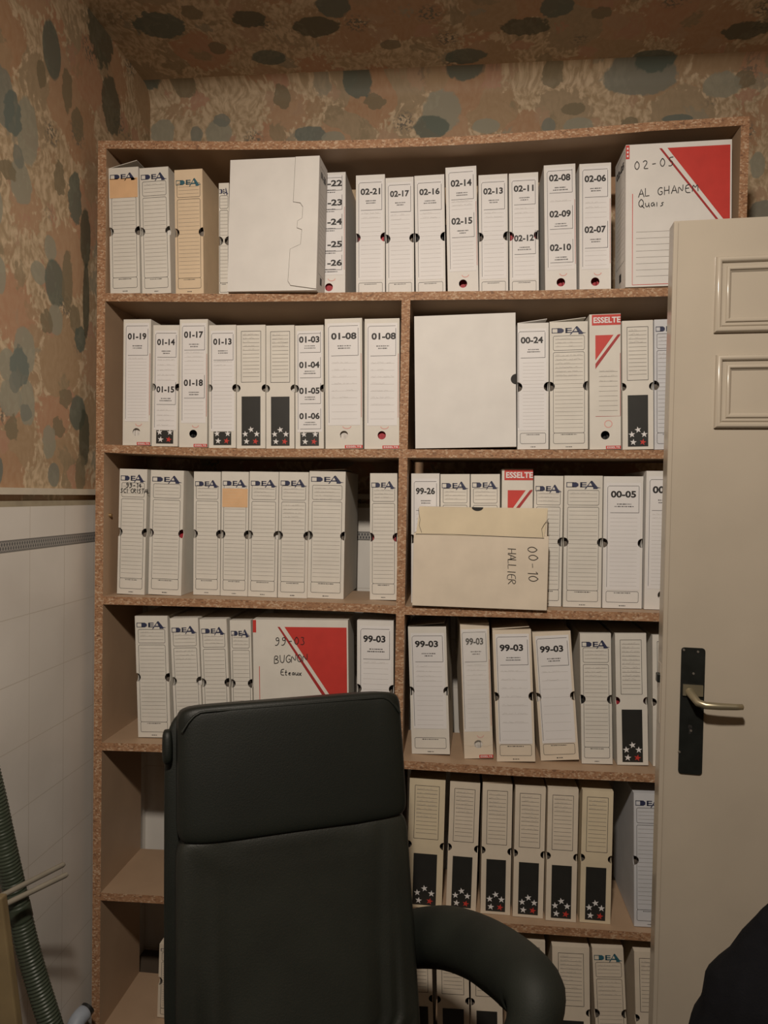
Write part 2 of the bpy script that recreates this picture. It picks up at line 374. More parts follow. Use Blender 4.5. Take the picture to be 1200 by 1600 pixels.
wall_box('ceiling', (XL-T, YN-T, ZC), (XR+T, YB+T, ZC+0.08), wp_c)
def cove(name, p0, p1, inward, m):
    """rounded papered corner between wall and ceiling"""
    q = MB(); R_ = 0.055; vs = []; n = 10
    for p in (p0, p1):
        for k in range(n+1):
            a = PI/2*k/n
            vs.append(Vector(p)+Vector(inward)*(R_-R_*math.cos(a))+Vector((0, 0, -R_+R_*math.sin(a))))
    q.add(vs, [(k, k+1, n+2+k, n+1+k) for k in range(n)], 0, True)
    return struct(q.build(name, m))
cove('trim_1', (XP, YB+0.012, ZC), (XR, YB+0.012, ZC), (0, -1, 0), wp_b)
wall_box('trim_2', (XP, YN, Z_B0), (XL+0.006, YB+0.012, Z_B1), M['batten'])
wall_box('trim_3', (XL+0.006, YB-0.006, Z_B0), (XR, YB+0.012, Z_B1), M['batten'])

# ------------------------------------------------------------------ bookcase
YF, YBK = 1.86, 2.11                # front and back of the bookcase
TH = 0.022
S_PX = [ [(150.5,220),(163,219.5),(350,221),(500,220),(600,217.5),(710,213.5),(840,205.5),(920,199.5),(1020,190.5),(1168,181.5)],
  [(165,458),(350,459),(556,456.5),(840,453.6),(1044,449),(1156,446)],
  [(163,694.5),(290,699),(400,701),(625,702),(1039,703),(1154,702)],
  [(161,932),(400,938),(577,944),(641,948),(1032,958),(1150,961)],
  [(159,1160.5),(245,1163),(633,1189),(820,1200.5),(1028,1210),(1148,1216)],
  [(156,1395),(247,1400),(777,1442),(1024,1459),(1144,1466)] ]
SH = [[(onY(x, y, YF).x, onY(x, y, YF).z) for x, y in s] for s in S_PX]
SH.append([(-0.98, TH), (0.66, TH)])
XIL, XOL = onY(163.3, 600, YF).x, onY(150.5, 600, YF).x
XIR, XOR = onY(1155, 300, YF).x, onY(1168, 300, YF).x
def shelf_z(k, X):
    s = SH[k]
    if X <= s[0][0]: return s[0][1]
    for (xa, za), (xb, zb) in zip(s, s[1:]):
        if X <= xb: return za+(zb-za)*(X-xa)/(xb-xa)
    return s[-1][1]
bookcase = thing('bookcase', 'tall chipboard bookcase full of archive boxes standing against the back wall', 'bookcase', (0, YF, 0))
BM = [M['wood'], M['chip']]
def board(name, pts_bottom, pts_top, y0=0.0, y1=YBK-YF):
    """a board whose front outline runs along pts_bottom and back along pts_top; the cut front edge is raw chipboard"""
    q = MB(); n = len(pts_bottom)
    ring = list(pts_bottom)+list(reversed(pts_top)); k = len(ring)
    fr = [(x, y0, z) for x, z in ring]; bk = [(x, y1, z) for x, z in ring]
    for i in range(n-1):
        q.add([fr[i], fr[i+1], fr[k-2-i], fr[k-1-i]], [(0, 1, 2, 3)], 1)
        q.add([bk[i], bk[i+1], bk[k-2-i], bk[k-1-i]], [(3, 2, 1, 0)], 0)
    for i in range(k):
        j = (i+1) % k
        q.add([fr[i], bk[i], bk[j], fr[j]], [(0, 1, 2, 3)], 0)
    return q.build(name, BM, bookcase, merge=True)
def side(name, x0, x1, z0, z1, **k): return board(name, [(x0, z0), (x1, z0)], [(x0, z1), (x1, z1)], **k)
tp = SH[0]
side('side_panel', XOL, XIL, 0, tp[1][1]-TH)
side('side_panel', XIR, XOR, 0, tp[-1][1]-TH)
def shelf_pts(k, x0, x1):
    xs = [x0]+[x for x, z in SH[k] if x0 < x < x1]+[x1]
    # finer sampling keeps the sag smooth
    out = []
    for a, b in zip(xs, xs[1:]):
        out += [a, (a+b)/2]
    out.append(xs[-1])
    return [(x, shelf_z(k, x)) for x in out]
def add_shelf(name, k, x0, x1, th=TH):
    t = shelf_pts(k, x0, x1); return board(name, [(x, z-th) for x, z in t], t, y0=0.001 if k else 0)
add_shelf('top_panel', 0, XOL, XOR)
XD0, XD1 = onY(626, 560, YF).x, onY(639.5, 560, YF).x
add_shelf('shelf', 1, XIL, XIR)
for k in range(2, 6):
    add_shelf('shelf', k, XIL, XD0); add_shelf('shelf', k, XD1, XIR)
add_shelf('bottom_panel', 6, XIL, XIR)
XDm = (XD0+XD1)/2
side('divider', XD0, XD1, TH, shelf_z(1, XDm)-TH)
q = MB(); pz = onX(171, 805, XIL)
q.tube([(XIL-0.002, pz.y-YF, pz.z), (XIL+0.007, pz.y-YF, pz.z)], [0.0055, 0.0045], 12); q.build('shelf_pin', M['brass'], bookcase)

# ------------------------------------------------------------------ printed faces
_txt = {}
def text_geo(s, off=0.0):
    """triangulated outline of a text in the built-in font, scaled to a unit box"""
    key = (s, off)
    if key not in _txt:
        cu = bpy.data.curves.new('t', 'FONT'); cu.body = s; cu.size = 1.0; cu.resolution_u = 3; cu.offset = off
        o = bpy.data.objects.new('t', cu); me = o.to_mesh()
        vs = [(v.co.x, v.co.y) for v in me.vertices]; fs = [tuple(p.vertices) for p in me.polygons]
        o.to_mesh_clear(); bpy.data.objects.remove(o); bpy.data.curves.remove(cu)
        x0 = min(v[0] for v in vs); x1 = max(v[0] for v in vs); y0 = min(v[1] for v in vs); y1 = max(v[1] for v in vs)
        _txt[key] = ([((x-x0)/(x1-x0), (y-y0)/(y1-y0)) for x, y in vs], fs)
    return _txt[key]

STROKE = {
 'A': [[(0,0),(.35,1),(.7,0)],[(.15,.4),(.55,.4)]], 'B': [[(0,0),(0,1),(.45,.9),(.45,.6),(0,.52),(.55,.4),(.5,.05),(0,0)]],
 'C': [[(.6,.85),(.35,1),(.05,.7),(.05,.3),(.3,0),(.6,.12)]], 'E': [[(.55,1),(0,.95),(0,0),(.6,0)],[(0,.5),(.45,.52)]],
 'G': [[(.6,.85),(.35,1),(.05,.7),(.05,.3),(.3,0),(.6,.15),(.6,.45),(.35,.45)]], 'H': [[(0,0),(0,1)],[(.55,0),(.55,1)],[(0,.5),(.55,.52)]],
 'I': [[(.2,0),(.2,1)]], 'L': [[(0,1),(0,0),(.5,.03)]], 'M': [[(0,0),(.08,1),(.35,.35),(.62,1),(.7,0)]], 'N': [[(0,0),(0,1),(.55,0),(.55,1)]],
 'O': [[(.3,1),(.03,.7),(.03,.3),(.3,0),(.57,.3),(.57,.7),(.3,1)]], 'Q': [[(.3,1),(.03,.7),(.03,.3),(.3,0),(.6,.3),(.57,.75),(.3,1)],[(.35,.25),(.7,-.12)]],
 'R': [[(0,0),(0,1),(.5,.85),(.45,.55),(0,.5),(.55,0)]], 'S': [[(.5,.9),(.2,1),(.05,.75),(.45,.4),(.4,.08),(0,.1)]], 'T': [[(0,1),(.6,1)],[(.3,1),(.3,0)]],
 'U': [[(0,1),(.03,.2),(.3,0),(.52,.2),(.55,1)]], '0': [[(.3,1),(.05,.7),(.05,.3),(.3,0),(.55,.3),(.55,.7),(.3,1)]], '1': [[(.1,.8),(.3,1),(.3,0)]],
 '2': [[(.03,.8),(.25,1),(.5,.8),(.4,.5),(.02,.03),(.6,.03)]], '3': [[(.05,.95),(.45,.95),(.25,.58),(.5,.35),(.35,.02),(.02,.1)]],
 '4': [[(.4,0),(.4,1),(0,.35),(.6,.35)]], '5': [[(.55,1),(.12,1),(.08,.6),(.45,.55),(.5,.2),(.25,0),(.02,.08)]], '9': [[(.5,.65),(.2,.5),(.05,.8),(.3,1),(.5,.75),(.45,.2),(.2,-.05),(0,0)]],
 '-': [[(.1,.48),(.5,.5)]], 'u': [[(0,.5),(.05,.1),(.25,0),(.4,.2),(.42,.5)],[(.42,.3),(.5,0)]], 'b': [[(0,1),(.02,0),(.4,.1),(.4,.4),(.05,.4)]], 'a': [[(.4,.45),(.1,.45),(.05,.1),(.3,.02),(.42,.45),(.48,0)]],
 'i': [[(.1,.5),(.12,0)]], 's': [[(.4,.45),(.1,.4),(.38,.15),(.02,.02)]], 't': [[(.2,.9),(.18,.05),(.4,0)],[(0,.55),(.4,.6)]], 'e': [[(.02,.25),(.4,.3),(.3,.5),(.05,.35),(.1,.03),(.42,.06)]],
 'x': [[(0,0),(.4,.5)],[(0,.5),(.4,0)]] , ' ': [] }

class Face(MB):
    """prints on the front of a box: u, v run 0..1 from the top left; lay lifts a layer off the face"""
    def __init__(s, w, h): super().__init__(); s.w = w; s.h = h
    def P(s, u, v, lay): return ((u-0.5)*s.w, -0.0004*lay, (1-v)*s.h)
    def poly(s, pts, lay, mi):
        s.add([s.P(u, v, lay) for u, v in pts], [tuple(range(len(pts)))], mi)
    def rect(s, u0, v0, u1, v1, lay, mi): s.poly([(u0, v1), (u1, v1), (u1, v0), (u0, v0)], lay, mi)
    def ribbon(s, pts, wd, lay, mi):      # wd in metres
        q = [Vector((u*s.w, (1-v)*s.h)) for u, v in pts]; n = len(q); L_ = []; R_ = []
        for i, p in enumerate(q):
            t = q[min(i+1, n-1)]-q[max(i-1, 0)]
            t = t.normalized() if t.length > 1e-9 else Vector((1, 0)); nn = Vector((-t.y, t.x))*wd/2
            L_.append(p+nn); R_.append(p-nn)
        vs = [(p.x-s.w/2, -0.0004*lay, p.y) for p in L_+R_]
        s.add(vs, [(i, n+i, n+i+1, i+1) for i in range(n-1)], mi)
    def frame(s, u0, v0, u1, v1, wd, lay, mi, rad=0.004):
        ru, rv = rad/s.w, rad/s.h; pts = []
        for cu, cv, a0 in ((u1-ru, v0+rv, -90), (u1-ru, v1-rv, 0), (u0+ru, v1-rv, 90), (u0+ru, v0+rv, 180)):
            for k in range(5):
                a = math.radians(a0+22.5*k); pts.append((cu+ru*math.cos(a), cv+rv*math.sin(a)))
        s.ribbon(pts+[pts[0]], wd, lay, mi)
    def text(s, t, u0, v0, u1, v1, lay, mi, off=0.03):
        vs, fs = text_geo(t, off)
        s.add([s.P(u0+(u1-u0)*x, v1+(v0-v1)*y, lay) for x, y in vs], fs, mi)
    def micro(s, uc, v, wu, hv, lay, mi, rng):   # a line of print too small to read
        x = uc-wu/2
        while x < uc+wu/2:
            d = rng.uniform(0.015, 0.05); k = rng.uniform(0.6, 1.0)
            s.rect(x, v-hv*k/2, min(x+d, uc+wu/2), v+hv*k/2, lay, mi); x += d+rng.uniform(0.008, 0.02)
    def scribble(s, u0, u1, v, hv, lay, mi, rng, wd=0.0005):
        pts = []; x = u0
        while x < u1:
            pts.append((x, v+rng.uniform(-1, 1)*hv)); x += rng.uniform(0.010, 0.024)
            if rng.random() < 0.10:
                if len(pts) > 2: s.ribbon(pts, wd, lay, mi)
                pts = []; x += 0.03
        if len(pts) > 2: s.ribbon(pts, wd, lay, mi)
    def hand(s, t, u, v, size, lay, mi, wd=0.0014, ang=0.0, adv=0.82, rng=random):
        """hand lettering along a base line starting at (u, v); size is the letter height in metres"""
        x = 0.0; ca, sa = math.cos(ang), math.sin(ang)
        for ch in t:
            low = ch.islower()
            for st in STROKE.get(ch, []):
                pts = []
                # round the polyline a little so it reads as pen strokes
                for i in range(len(st)-1):
                    for k in range(3):
                        f = k/3; pts.append((st[i][0]*(1-f)+st[i+1][0]*f, st[i][1]*(1-f)+st[i+1][1]*f))
                pts.append(st[-1])
                if len(st) > 3:
                    for _ in range(2):
                        pts = [pts[0]]+[((pts[i-1][0]+2*pts[i][0]+pts[i+1][0])/4, (pts[i-1][1]+2*pts[i][1]+pts[i+1][1])/4) for i in range(1, len(pts)-1)]+[pts[-1]]
                j = rng.uniform(-0.05, 0.05); out = []
                for px_, py_ in pts:
                    lx = (x+px_+0.06*py_)*size; ly = (py_+j)*size
                    out.append((u+(lx*ca-ly*sa)/s.w, v-(lx*sa+ly*ca)/s.h))
                s.ribbon(out, wd, lay, mi)
            x += (0.62 if low else adv)*(0.75 if ch == ' ' else 1) if ch not in 'Ii1' else 0.5
PM = [M['frame_ink'], M['line'], M['faint'], M['ink']]

def print_logo(f, ink, u0=0.05, u1=0.93, v0=0.045, v1=0.098):
    def Q(x, y): return (u0+(u1-u0)*x, v1-(v1-v0)*y)
    def pg(pts): f.poly([Q(*p) for p in pts], 2, 0)
    f.rect(*Q(0, .78), *Q(.23, .70), 2, 0); f.rect(*Q(0, .18), *Q(.23, .10), 2, 0)
    f.rect(*Q(0, .78), *Q(.022, .10), 2, 0)
    pg([(.17,.1),(.29,.1),(.36,.28),(.36,.58),(.29,.78),(.17,.78)])
    pg([(.41,.1),(.47,.1),(.47,.78),(.41,.78)])
    for a in (.1, .38, .66): pg([(.41, a), (.60, a), (.60, a+.12), (.41, a+.12)])
    pg([(.54,-.15),(.575,-.15),(.76,.98),(.735,.98)])
    pg([(.735,.98),(.77,.98),(.93,.12),(1.03,.05),(.93,-.02),(.93,-.12),(.80,-.12),(.80,.05),(.71,.80)])
    pg([(.62,.16),(.80,.16),(.80,.32),(.65,.32)])

def outline_with_bites(w, h, r, vy, kind):
    """front sheet of the carton: half-round bites at both edges, or a round hole low down (as two halves)"""
    n = 10
    if kind == 'edge':
        z = h*(1-vy)
        pts = [(-w/2, 0), (w/2, 0), (w/2, z-r)]
        pts += [(w/2-r*math.sin(PI*k/n), z-r*math.cos(PI*k/n)) for k in range(1, n)]
        pts += [(w/2, z+r), (w/2, h), (-w/2, h), (-w/2, z+r)]
        pts += [(-w/2+r*math.sin(PI*k/n), z+r*math.cos(PI*k/n)) for k in range(1, n)]
        pts += [(-w/2, z-r)]
        return [pts]
    if kind == 'round':
        z = h*(1-vy); A = [(-w/2, 0), (0, 0), (0, z-r)]
        A += [(-r*math.sin(PI*k/n), z-r*math.cos(PI*k/n)) for k in range(1, n)]
        A += [(0, z+r), (0, h), (-w/2, h)]
        return [A, [(-x, y) for x, y in A][::-1]]
    return [[(-w/2, 0), (w/2, 0), (w/2, h), (-w/2, h)]]

def carton(root, w, h, d, m, kind='edge', r=0.0125, vy=0.505, papers='papers', recess=0.018, flap=0.0):
    q = MB()
    for pg in outline_with_bites(w, h, r, vy, kind): q.add([(x, 0, z) for x, z in pg], [tuple(range(len(pg)))])
    z = h*(1-vy); n = 10
    for sx in (-1, 1):
        if kind == 'edge':
            pts = [(0, 0), (d, 0), (d, h), (0, h), (0, z+r)]+[(0.8*r*math.sin(PI*k/n), z+r*math.cos(PI*k/n)) for k in range(1, n)]+[(0, z-r)]
        else: pts = [(0, 0), (d, 0), (d, h), (0, h)]
        q.add([(sx*w/2, y, zz) for y, zz in pts], [tuple(range(len(pts)))])
    q.add([(-w/2,0,0),(w/2,0,0),(w/2,d,0),(-w/2,d,0)], [(0,1,2,3)]); q.add([(-w/2,0,h),(w/2,0,h),(w/2,d,h),(-w/2,d,h)], [(0,1,2,3)])
    q.add([(-w/2,d,0),(w/2,d,0),(w/2,d,h),(-w/2,d,h)], [(0,1,2,3)])
    q.build('carton', m, root, merge=True, solid=0.0012)
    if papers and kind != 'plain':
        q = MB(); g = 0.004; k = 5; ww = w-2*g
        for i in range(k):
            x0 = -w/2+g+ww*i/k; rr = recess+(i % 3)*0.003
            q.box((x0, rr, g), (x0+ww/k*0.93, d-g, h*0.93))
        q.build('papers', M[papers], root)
    if flap:
        q = MB(); a = abs(flap); sg = 1 if flap > 0 else -1
        Mx = Matrix.Translation((-sg*w/2, 0, h+0.0008)) @ Matrix.Rotation(-sg*a, 4, 'Y')
        q.box((0 if sg > 0 else -w*0.96, 0.004, 0), (w*0.96 if sg > 0 else 0, d*0.6, 0.0014), 0, Mx)
        q.build('lid_flap', m, root)

def paper_label(root, w, h, L, rng):
    """white paper strip with boxed reference numbers"""
    f = Face(w, h); v0, v1 = L.get('strip', (0.035, 0.82)); u0, u1 = L.get('u', (0.07, 0.94))
    hole = L.get('hole')                  # the strip is trimmed round the half-round finger holes
    if hole:
        vy, r = hole; dv = r/h; n = 10
        f.rect(u0, v0, u1, vy-dv, 1.5, 0); f.rect(u0, vy+dv, u1, v1, 1.5, 0)
        for k in range(n):
            a0 = vy-dv+2*dv*k/n; a1 = a0+2*dv/n
            b = max(math.sqrt(max(0, 1-((a-vy)/dv)**2)) for a in (a0, a1))*r/w
            f.rect(max(u0, b), a0, min(u1, 1-b), a1, 1.5, 0)
    else: f.rect(u0, v0, u1, v1, 1.5, 0)
    if not L.get('bare'):
        f.ribbon([(u1-0.05, v0+0.022), (u0+0.07, v0+0.022), (u0+0.03, v0+0.034), (u0+0.03, v1-0.02)], 0.0010, 2.3, 2)
    nh = L.get('nh', 0.052)
    for i, (t, vc) in enumerate(L['nums']):
        a, b = L.get('tu', (0.16, 0.84))
        if i: f.rect(u0+0.035, vc-0.085, u1-0.005, vc-0.045, 1.8, 0)
        f.text(t, a, vc-nh/2, b, vc+nh/2, 2.6, 3, 0.035)
        bb = vc+L.get('box', 0.135)
        f.ribbon([(u1-0.045, vc-0.06), (u1-0.045, bb)], 0.0011, 2.3, 2); f.ribbon([(u0+0.10, bb), (u1-0.045, bb)], 0.0011, 2.3, 2)
        mh = 0.0085
        vv = vc+(0.075 if L.get('box', 0.135) > 0.11 else 0.052)
        f.micro(0.52, vv, 0.36, mh, 2.6, 2, rng); f.micro(0.52, vv+0.018, rng.uniform(0.2, 0.5), mh, 2.6, 2, rng)
    lo, hi = L.get('lines', (L['nums'][0][1]+0.18, v1-0.03)); n = L.get('nl', 16)
    taken = [(vc-0.07, vc+L.get('box', 0.135)+0.01) for t, vc in L['nums']]
    for k in range(n):
        v = lo+(hi-lo)*k/max(1, n-1)
        if any(a < v < b for a, b in taken): continue
        f.ribbon([(0.17, v), (0.86, v)], 0.0006, 1.9, 4)
        if k < L.get('wr', 2): f.scribble(0.2, rng.uniform(0.55, 0.85), v-0.006, 0.005, 2.1, 4, rng)
    return f.build('paper_label', [M['label'], M['line'], M['frame_ink'], M['ink'], M['faint']], root)

def dea_print(root, w, h, o, rng):
    f = Face(w, h); lw = 0.0010
    a, b = 0.09, 0.91
    if not o.get('lab'):
        f.frame(a, 0.110, b, 0.222, lw, 1, 0)
        for k in range(3): f.ribbon([(a+.05, 0.138+0.028*k), (b-.05, 0.138+0.028*k)], 0.0006, 1, 1)
        f.frame(a, 0.238, b, 0.872, lw, 1, 0)
        for k in range(19):
            v = 0.268+0.0312*k
            f.ribbon([(a+.04, v), (b-.04, v)] if k != 8 else [(a, v), (b, v)], 0.0006, 1, 1)
        for k in range(o.get('wr', 3)): f.scribble(a+.1, b-.1-rng.uniform(0, .3), 0.133+0.028*k, 0.006, 1.6, 2, rng, 0.0005)
        for k in range(o.get('wr2', 0)): f.scribble(a+.08, b-.05-rng.uniform(0, .2), 0.262+0.0312*k, 0.006, 1.6, 2, rng, 0.0006)
    f.frame(a, 0.872, b, 0.955, lw, 1, 0)
    f.micro(0.5, 0.884, 0.42, 0.007, 1, 0, rng); f.micro(0.5, 0.981, 0.16, 0.008, 1, 0, rng)
    f.build('printed_panel', PM, root)
    if not o.get('nologo') and not o.get('lab'):
        f = Face(w, h); lv = o.get('lv', 0)
        print_logo(f, None, v0=0.042+lv, v1=0.098+lv); f.build('logo', M[o.get('ink', 'navy')], root)

def star_print(root, w, h, o, rng):
    if not o.get('lab'):
        f = Face(w, h); f.frame(0.16, 0.05, 0.84, 0.462, 0.0012, 1, 0, 0.0006)
        for k in range(12):
            v = 0.082+0.0305*k; f.ribbon([(0.21, v), (0.79, v)], 0.0009, 1, 1)
            if k < o.get('wr', 4): f.scribble(0.22, rng.uniform(0.5, 0.8), v-0.008, 0.007, 1.6, 2, rng, 0.0006)
        f.build('printed_panel', PM, root)
    f = Face(w, h); v0 = o.get('pv', 0.578); f.rect(0.17, v0, 0.83, 0.978, 1, 0)
    asp = h/w
    for i, (u, v) in enumerate(((0.5, 0.848), (0.30, 0.884), (0.70, 0.884), (0.345, 0.944), (0.655, 0.944))):
        if v < v0: continue
        pts = []
        for k in range(10):
            rr = (0.0265 if k % 2 == 0 else 0.0105); an = -PI/2+PI*k/5+0.1*(i-2)
            pts.append((u+rr*asp*math.cos(an), v+rr*math.sin(an)))
        # star as a fan so it stays clean
        for k in range(10): f.poly([(u, v), pts[k], pts[(k+1) % 10]], 1.8, 2 if i == 4 else 1)
    f.build('black_star_panel', [M['black'], M['label'], M['red']], root)

def spine_print(root, w, h, o, rng):
    """carton with a low round finger hole: red tab, pink seal, red edge line"""
    if o.get('band'):
        f = Face(w, h)
        f.rect(0.08, 0.004, 1.0, 0.082, 1, 0); f.text('ESSELTE', 0.13, 0.022, 1.10 if False else 0.995, 0.066, 2, 3, 0.03)
        f.poly([(0.19, 0.155), (0.19, 0.34), (0.77, 0.155)], 1, 0)
        f.poly([(0.19, 0.365), (0.19, 0.405), (0.985, 0.160), (0.985, 0.150), (0.90, 0.155)], 1, 1)
        f.ribbon([(0.985, 0.29), (0.985, 0.755), (0.19, 0.755)], 0.0012, 1, 1)
        for k in range(9):
            v = 0.425+0.036*k; f.ribbon([(0.30, v), (0.90, v)], 0.0007, 1, 4)
            if k < 3: f.scribble(0.32, 0.8, v-0.006, 0.005, 1.6, 5, rng)
        u, v = 0.60, 0.812
        f.ribbon([(u+0.12*math.cos(a*PI/8), v+0.026*math.sin(a*PI/8)) for a in range(17)], 0.0022, 1, 2)
        f.build('red_print', [M['red'], M['darkred'], M['pink'], M['label'], M['line'], M['faint']], root)
    else:
        f = Face(w, h)
        f.ribbon([(0.97, 0.27), (0.97, 0.76)], 0.0011, 1, 1)
        u, v = 0.58, 0.828
        f.ribbon([(u+0.11*math.cos(a*PI/8), v+0.018*math.sin(a*PI/8)) for a in range(0, 9)], 0.0022, 1, 2)
        f.build('red_print', [M['red'], M['darkred'], M['pink'], M['label']], root)
    if not o.get('notab'):
        f = Face(w, h); f.rect(0.52, 0.974, 1.0, 0.998, 1, 0); f.text('ESSELTE', 0.56, 0.979, 0.97, 0.993, 1.6, 1, 0.02)
        f.build('red_tab', [M['red'], M['label']], root)

def note(root, w, h, v0, v1, rng, write=True, u0=0.03, u1=0.97):
    f = Face(w, h); f.rect(u0, v0, u1, v1, 2, 0)
    if write:
        for k in range(5):
            v = v0+(v1-v0)*(0.15+0.17*k); f.scribble(u0+.1, rng.uniform(0.6, 0.9), v, 0.005, 2.5, 1, rng, 0.0005)
    f.build('orange_note', [M['note'], M['beige']], root)

ROWS = {'1': 1, '2L': 2, '2R': 2, '3L': 3, '3R': 3, '4L': 4, '4R': 4, '5R': 5, '6R': 6, '6L': 6}
GROUP = {'1': 'archive boxes on the top shelf', '2L': 'archive boxes on the second shelf, left side', '2R': 'archive boxes on the second shelf, right side',
         '3L': 'archive boxes on the third shelf, left side', '3R': 'archive boxes on the third shelf, right side', '4L': 'archive boxes on the fourth shelf, left side',
         '4R': 'archive boxes on the fourth shelf, right side', '5R': 'archive boxes on the fifth shelf, right side', '6R': 'archive boxes on the bottom shelf, right side', '6L': 'archive box on the bottom shelf, left side'}

def place(row, xlt, xrt, xlb, xrb, yt, yb, setback=None, yaw=0.0, dep=None, gap=0.0012):
    """where a box stands on its shelf: returns location, rotation, width, height"""
    k = ROWS[row]; xc = (xlb+xrb)/2
    Y = YF+(setback if setback is not None else 0.012)
    if setback is None and k >= 3:
        X = onY(xc, yb, YF).x
        zs = shelf_z(k, X); d = ray(xc, yb); Y = d.y*((zs-EYE.z)/d.z); Y = min(max(Y, YF+0.003), YF+0.11)
    bl, br = onY(xlb, yb, Y), onY(xrb, yb, Y); tl, tr = onY(xlt, yt, Y), onY(xrt, yt, Y)
    cb = (bl+br)/2; ct = (tl+tr)/2; zs = max(shelf_z(k, bl.x), shelf_z(k, br.x), shelf_z(k, cb.x))+0.0006
    lean = math.atan2(ct.x-cb.x, ct.z-cb.z)
    w = ((br.x-bl.x)+(tr.x-tl.x))/2*math.cos(lean)/math.cos(yaw)-gap
    lift = w/2*abs(math.sin(lean))
    h = (ct.z-zs-lift*0.5)/math.cos(lean)
    xb = cb.x+(zs-cb.z)*math.tan(lean)
    return (xb, Y, zs+lift), (0, lean, yaw), w, h

def archive_box(row, typ, geo, label, **o):
    rng = random.Random(repr((row, geo)))
    loc, rot, w, h = place(row, *geo, setback=o.get('sb'), yaw=o.get('yaw', 0.0))
    root = thing('archive_box', label, 'box', loc, rot, GROUP[row])
    cm = M[o.get('card', 'offwhite')]; d = o.get('d', 0.245)
    if typ == 'D':
        carton(root, w, h, d, cm, 'edge', 0.0125, o.get('hv', 0.505), o.get('papers', 'papers'), flap=o.get('flap', 0)); dea_print(root, w, h, o, rng)
    elif typ == 'S':
        carton(root, w, h, d, cm, 'edge', 0.0105, 0.512, o.get('papers', 'papers'), flap=o.get('flap', 0)); star_print(root, w, h, o, rng)
    elif typ == 'E':
        carton(root, w, h, d, cm, 'round', 0.0112, 0.895, o.get('papers', 'papers_black'), recess=o.get('recess', 0.018)); spine_print(root, w, h, o, rng)
    if o.get('lab'):
        L = dict(o['lab'])
        if typ == 'D': L['hole'] = (o.get('hv', 0.505), 0.0125)
        if typ == 'S': L['hole'] = (0.512, 0.0105)
        paper_label(root, w, h, L, rng)
    if o.get('note'): note(root, w, h, *o['note'], rng, o.get('notewr', True))
    if o.get('pen'):
        f = Face(w, h)
        for (t, u, v, size, wd) in o['pen']:
            f = Face(w, h); f.hand(t, u, v, size, 2.5, 0, wd, 0.0, 0.72, rng); f.build('handwriting', M['ink'], root)
    return root, w, h

def one(t, **k):
    d = dict(nums=[(t, 0.135)], strip=(0.04, 0.85), nl=15, box=0.15); d.update(k); return d
SB = 0.066
# ---- top shelf
archive_box('1', 'D', (169.5,216,172,219.5,262,457), 'white lined box with blank orange note, leftmost on the top shelf', sb=0.012, note=(0.085,0.24), notewr=False, flap=0.22, card='offwhite', wr=0)
archive_box('1', 'D', (218.5,262,221,268.5,262,457), 'white lined box with a light half-round hole, second from left on top shelf', sb=0.012, card='offwhite', wr=1, papers='papers_light')
archive_box('1', 'D', (272.5,316,274,319,265,457), 'beige lined box with teal logo on the top shelf', sb=0.012, card='beige', ink='teal_ink', wr=0, lv=0.03)
archive_box('1', 'D', (341.5,358,342,358,286,457), 'narrow strip of lined white box left of the tall blank box, top shelf', sb=0.04, wr=0, lv=0.0)
L5 = dict(nums=[('01-22',.085),('01-23',.235),('01-24',.385),('01-25',.56),('01-26',.705)], strip=(0.02,0.80), box=0.055, nl=0, nh=0.05, tu=(0.10,0.90))
archive_box('1', 'E', (489,540,488,540,270,455), 'white box marked 22 to 26, half hidden behind the tall blank box', sb=0.082, lab=L5, papers='papers_red', card='white', recess=0.006)
archive_box('1', 'D', (556,601.5,556,602,273.5,456), 'white box labelled 02-21 on the top shelf', sb=SB, lab=one('02-21'), papers='papers_red', card='white')
archive_box('1', 'D', (602.5,646,602.5,648,277.5,456), 'white box labelled 02-17 on the top shelf', sb=SB, lab=one('02-17'), card='white')
archive_box('1', 'D', (647.5,694,649,697,274,456), 'white box labelled 02-16 on the top shelf', sb=SB, lab=one('02-16'), card='white', papers='papers_black')
archive_box('1', 'E', (696,744,699,748.5,261,455), 'white box labelled 02-14 and 02-15 on the top shelf', sb=SB, lab=dict(nums=[('02-14',.125),('02-15',.415)], strip=(0.02,0.80), box=0.125, nl=19, lines=(.27,.77)), papers='papers_red', card='white')
archive_box('1', 'D', (747.5,793,748.5,794.5,273,456), 'white box labelled 02-13 on the top shelf', sb=SB, lab=one('02-13'), card='white')
archive_box('1', 'D', (795,841,796,842.5,270.5,456), 'white box labelled 02-11 and 02-12 on the top shelf', sb=SB, lab=dict(nums=[('02-11',.125),('02-12',.525)], strip=(0.04,0.86), box=0.13, nl=16, lines=(.29,.82)), card='white', papers='papers_red')
archive_box('1', 'E', (850,898.5,851,902,257.5,455), 'white box labelled 02-08, 02-09 and 02-10 on the top shelf', sb=SB, lab=dict(nums=[('02-08',.10),('02-09',.375),('02-10',.63)], strip=(0.025,0.80), box=0.115, nl=5), papers='papers_red', card='white')
archive_box('1', 'E', (905,955,905,955,255.5,455), 'white box labelled 02-06 and 02-07 on the top shelf', sb=SB, lab=dict(nums=[('02-06',.115),('02-07',.50)], strip=(0.025,0.80), box=0.14, nl=14, lines=(.30,.77)), papers='papers_red', card='white')
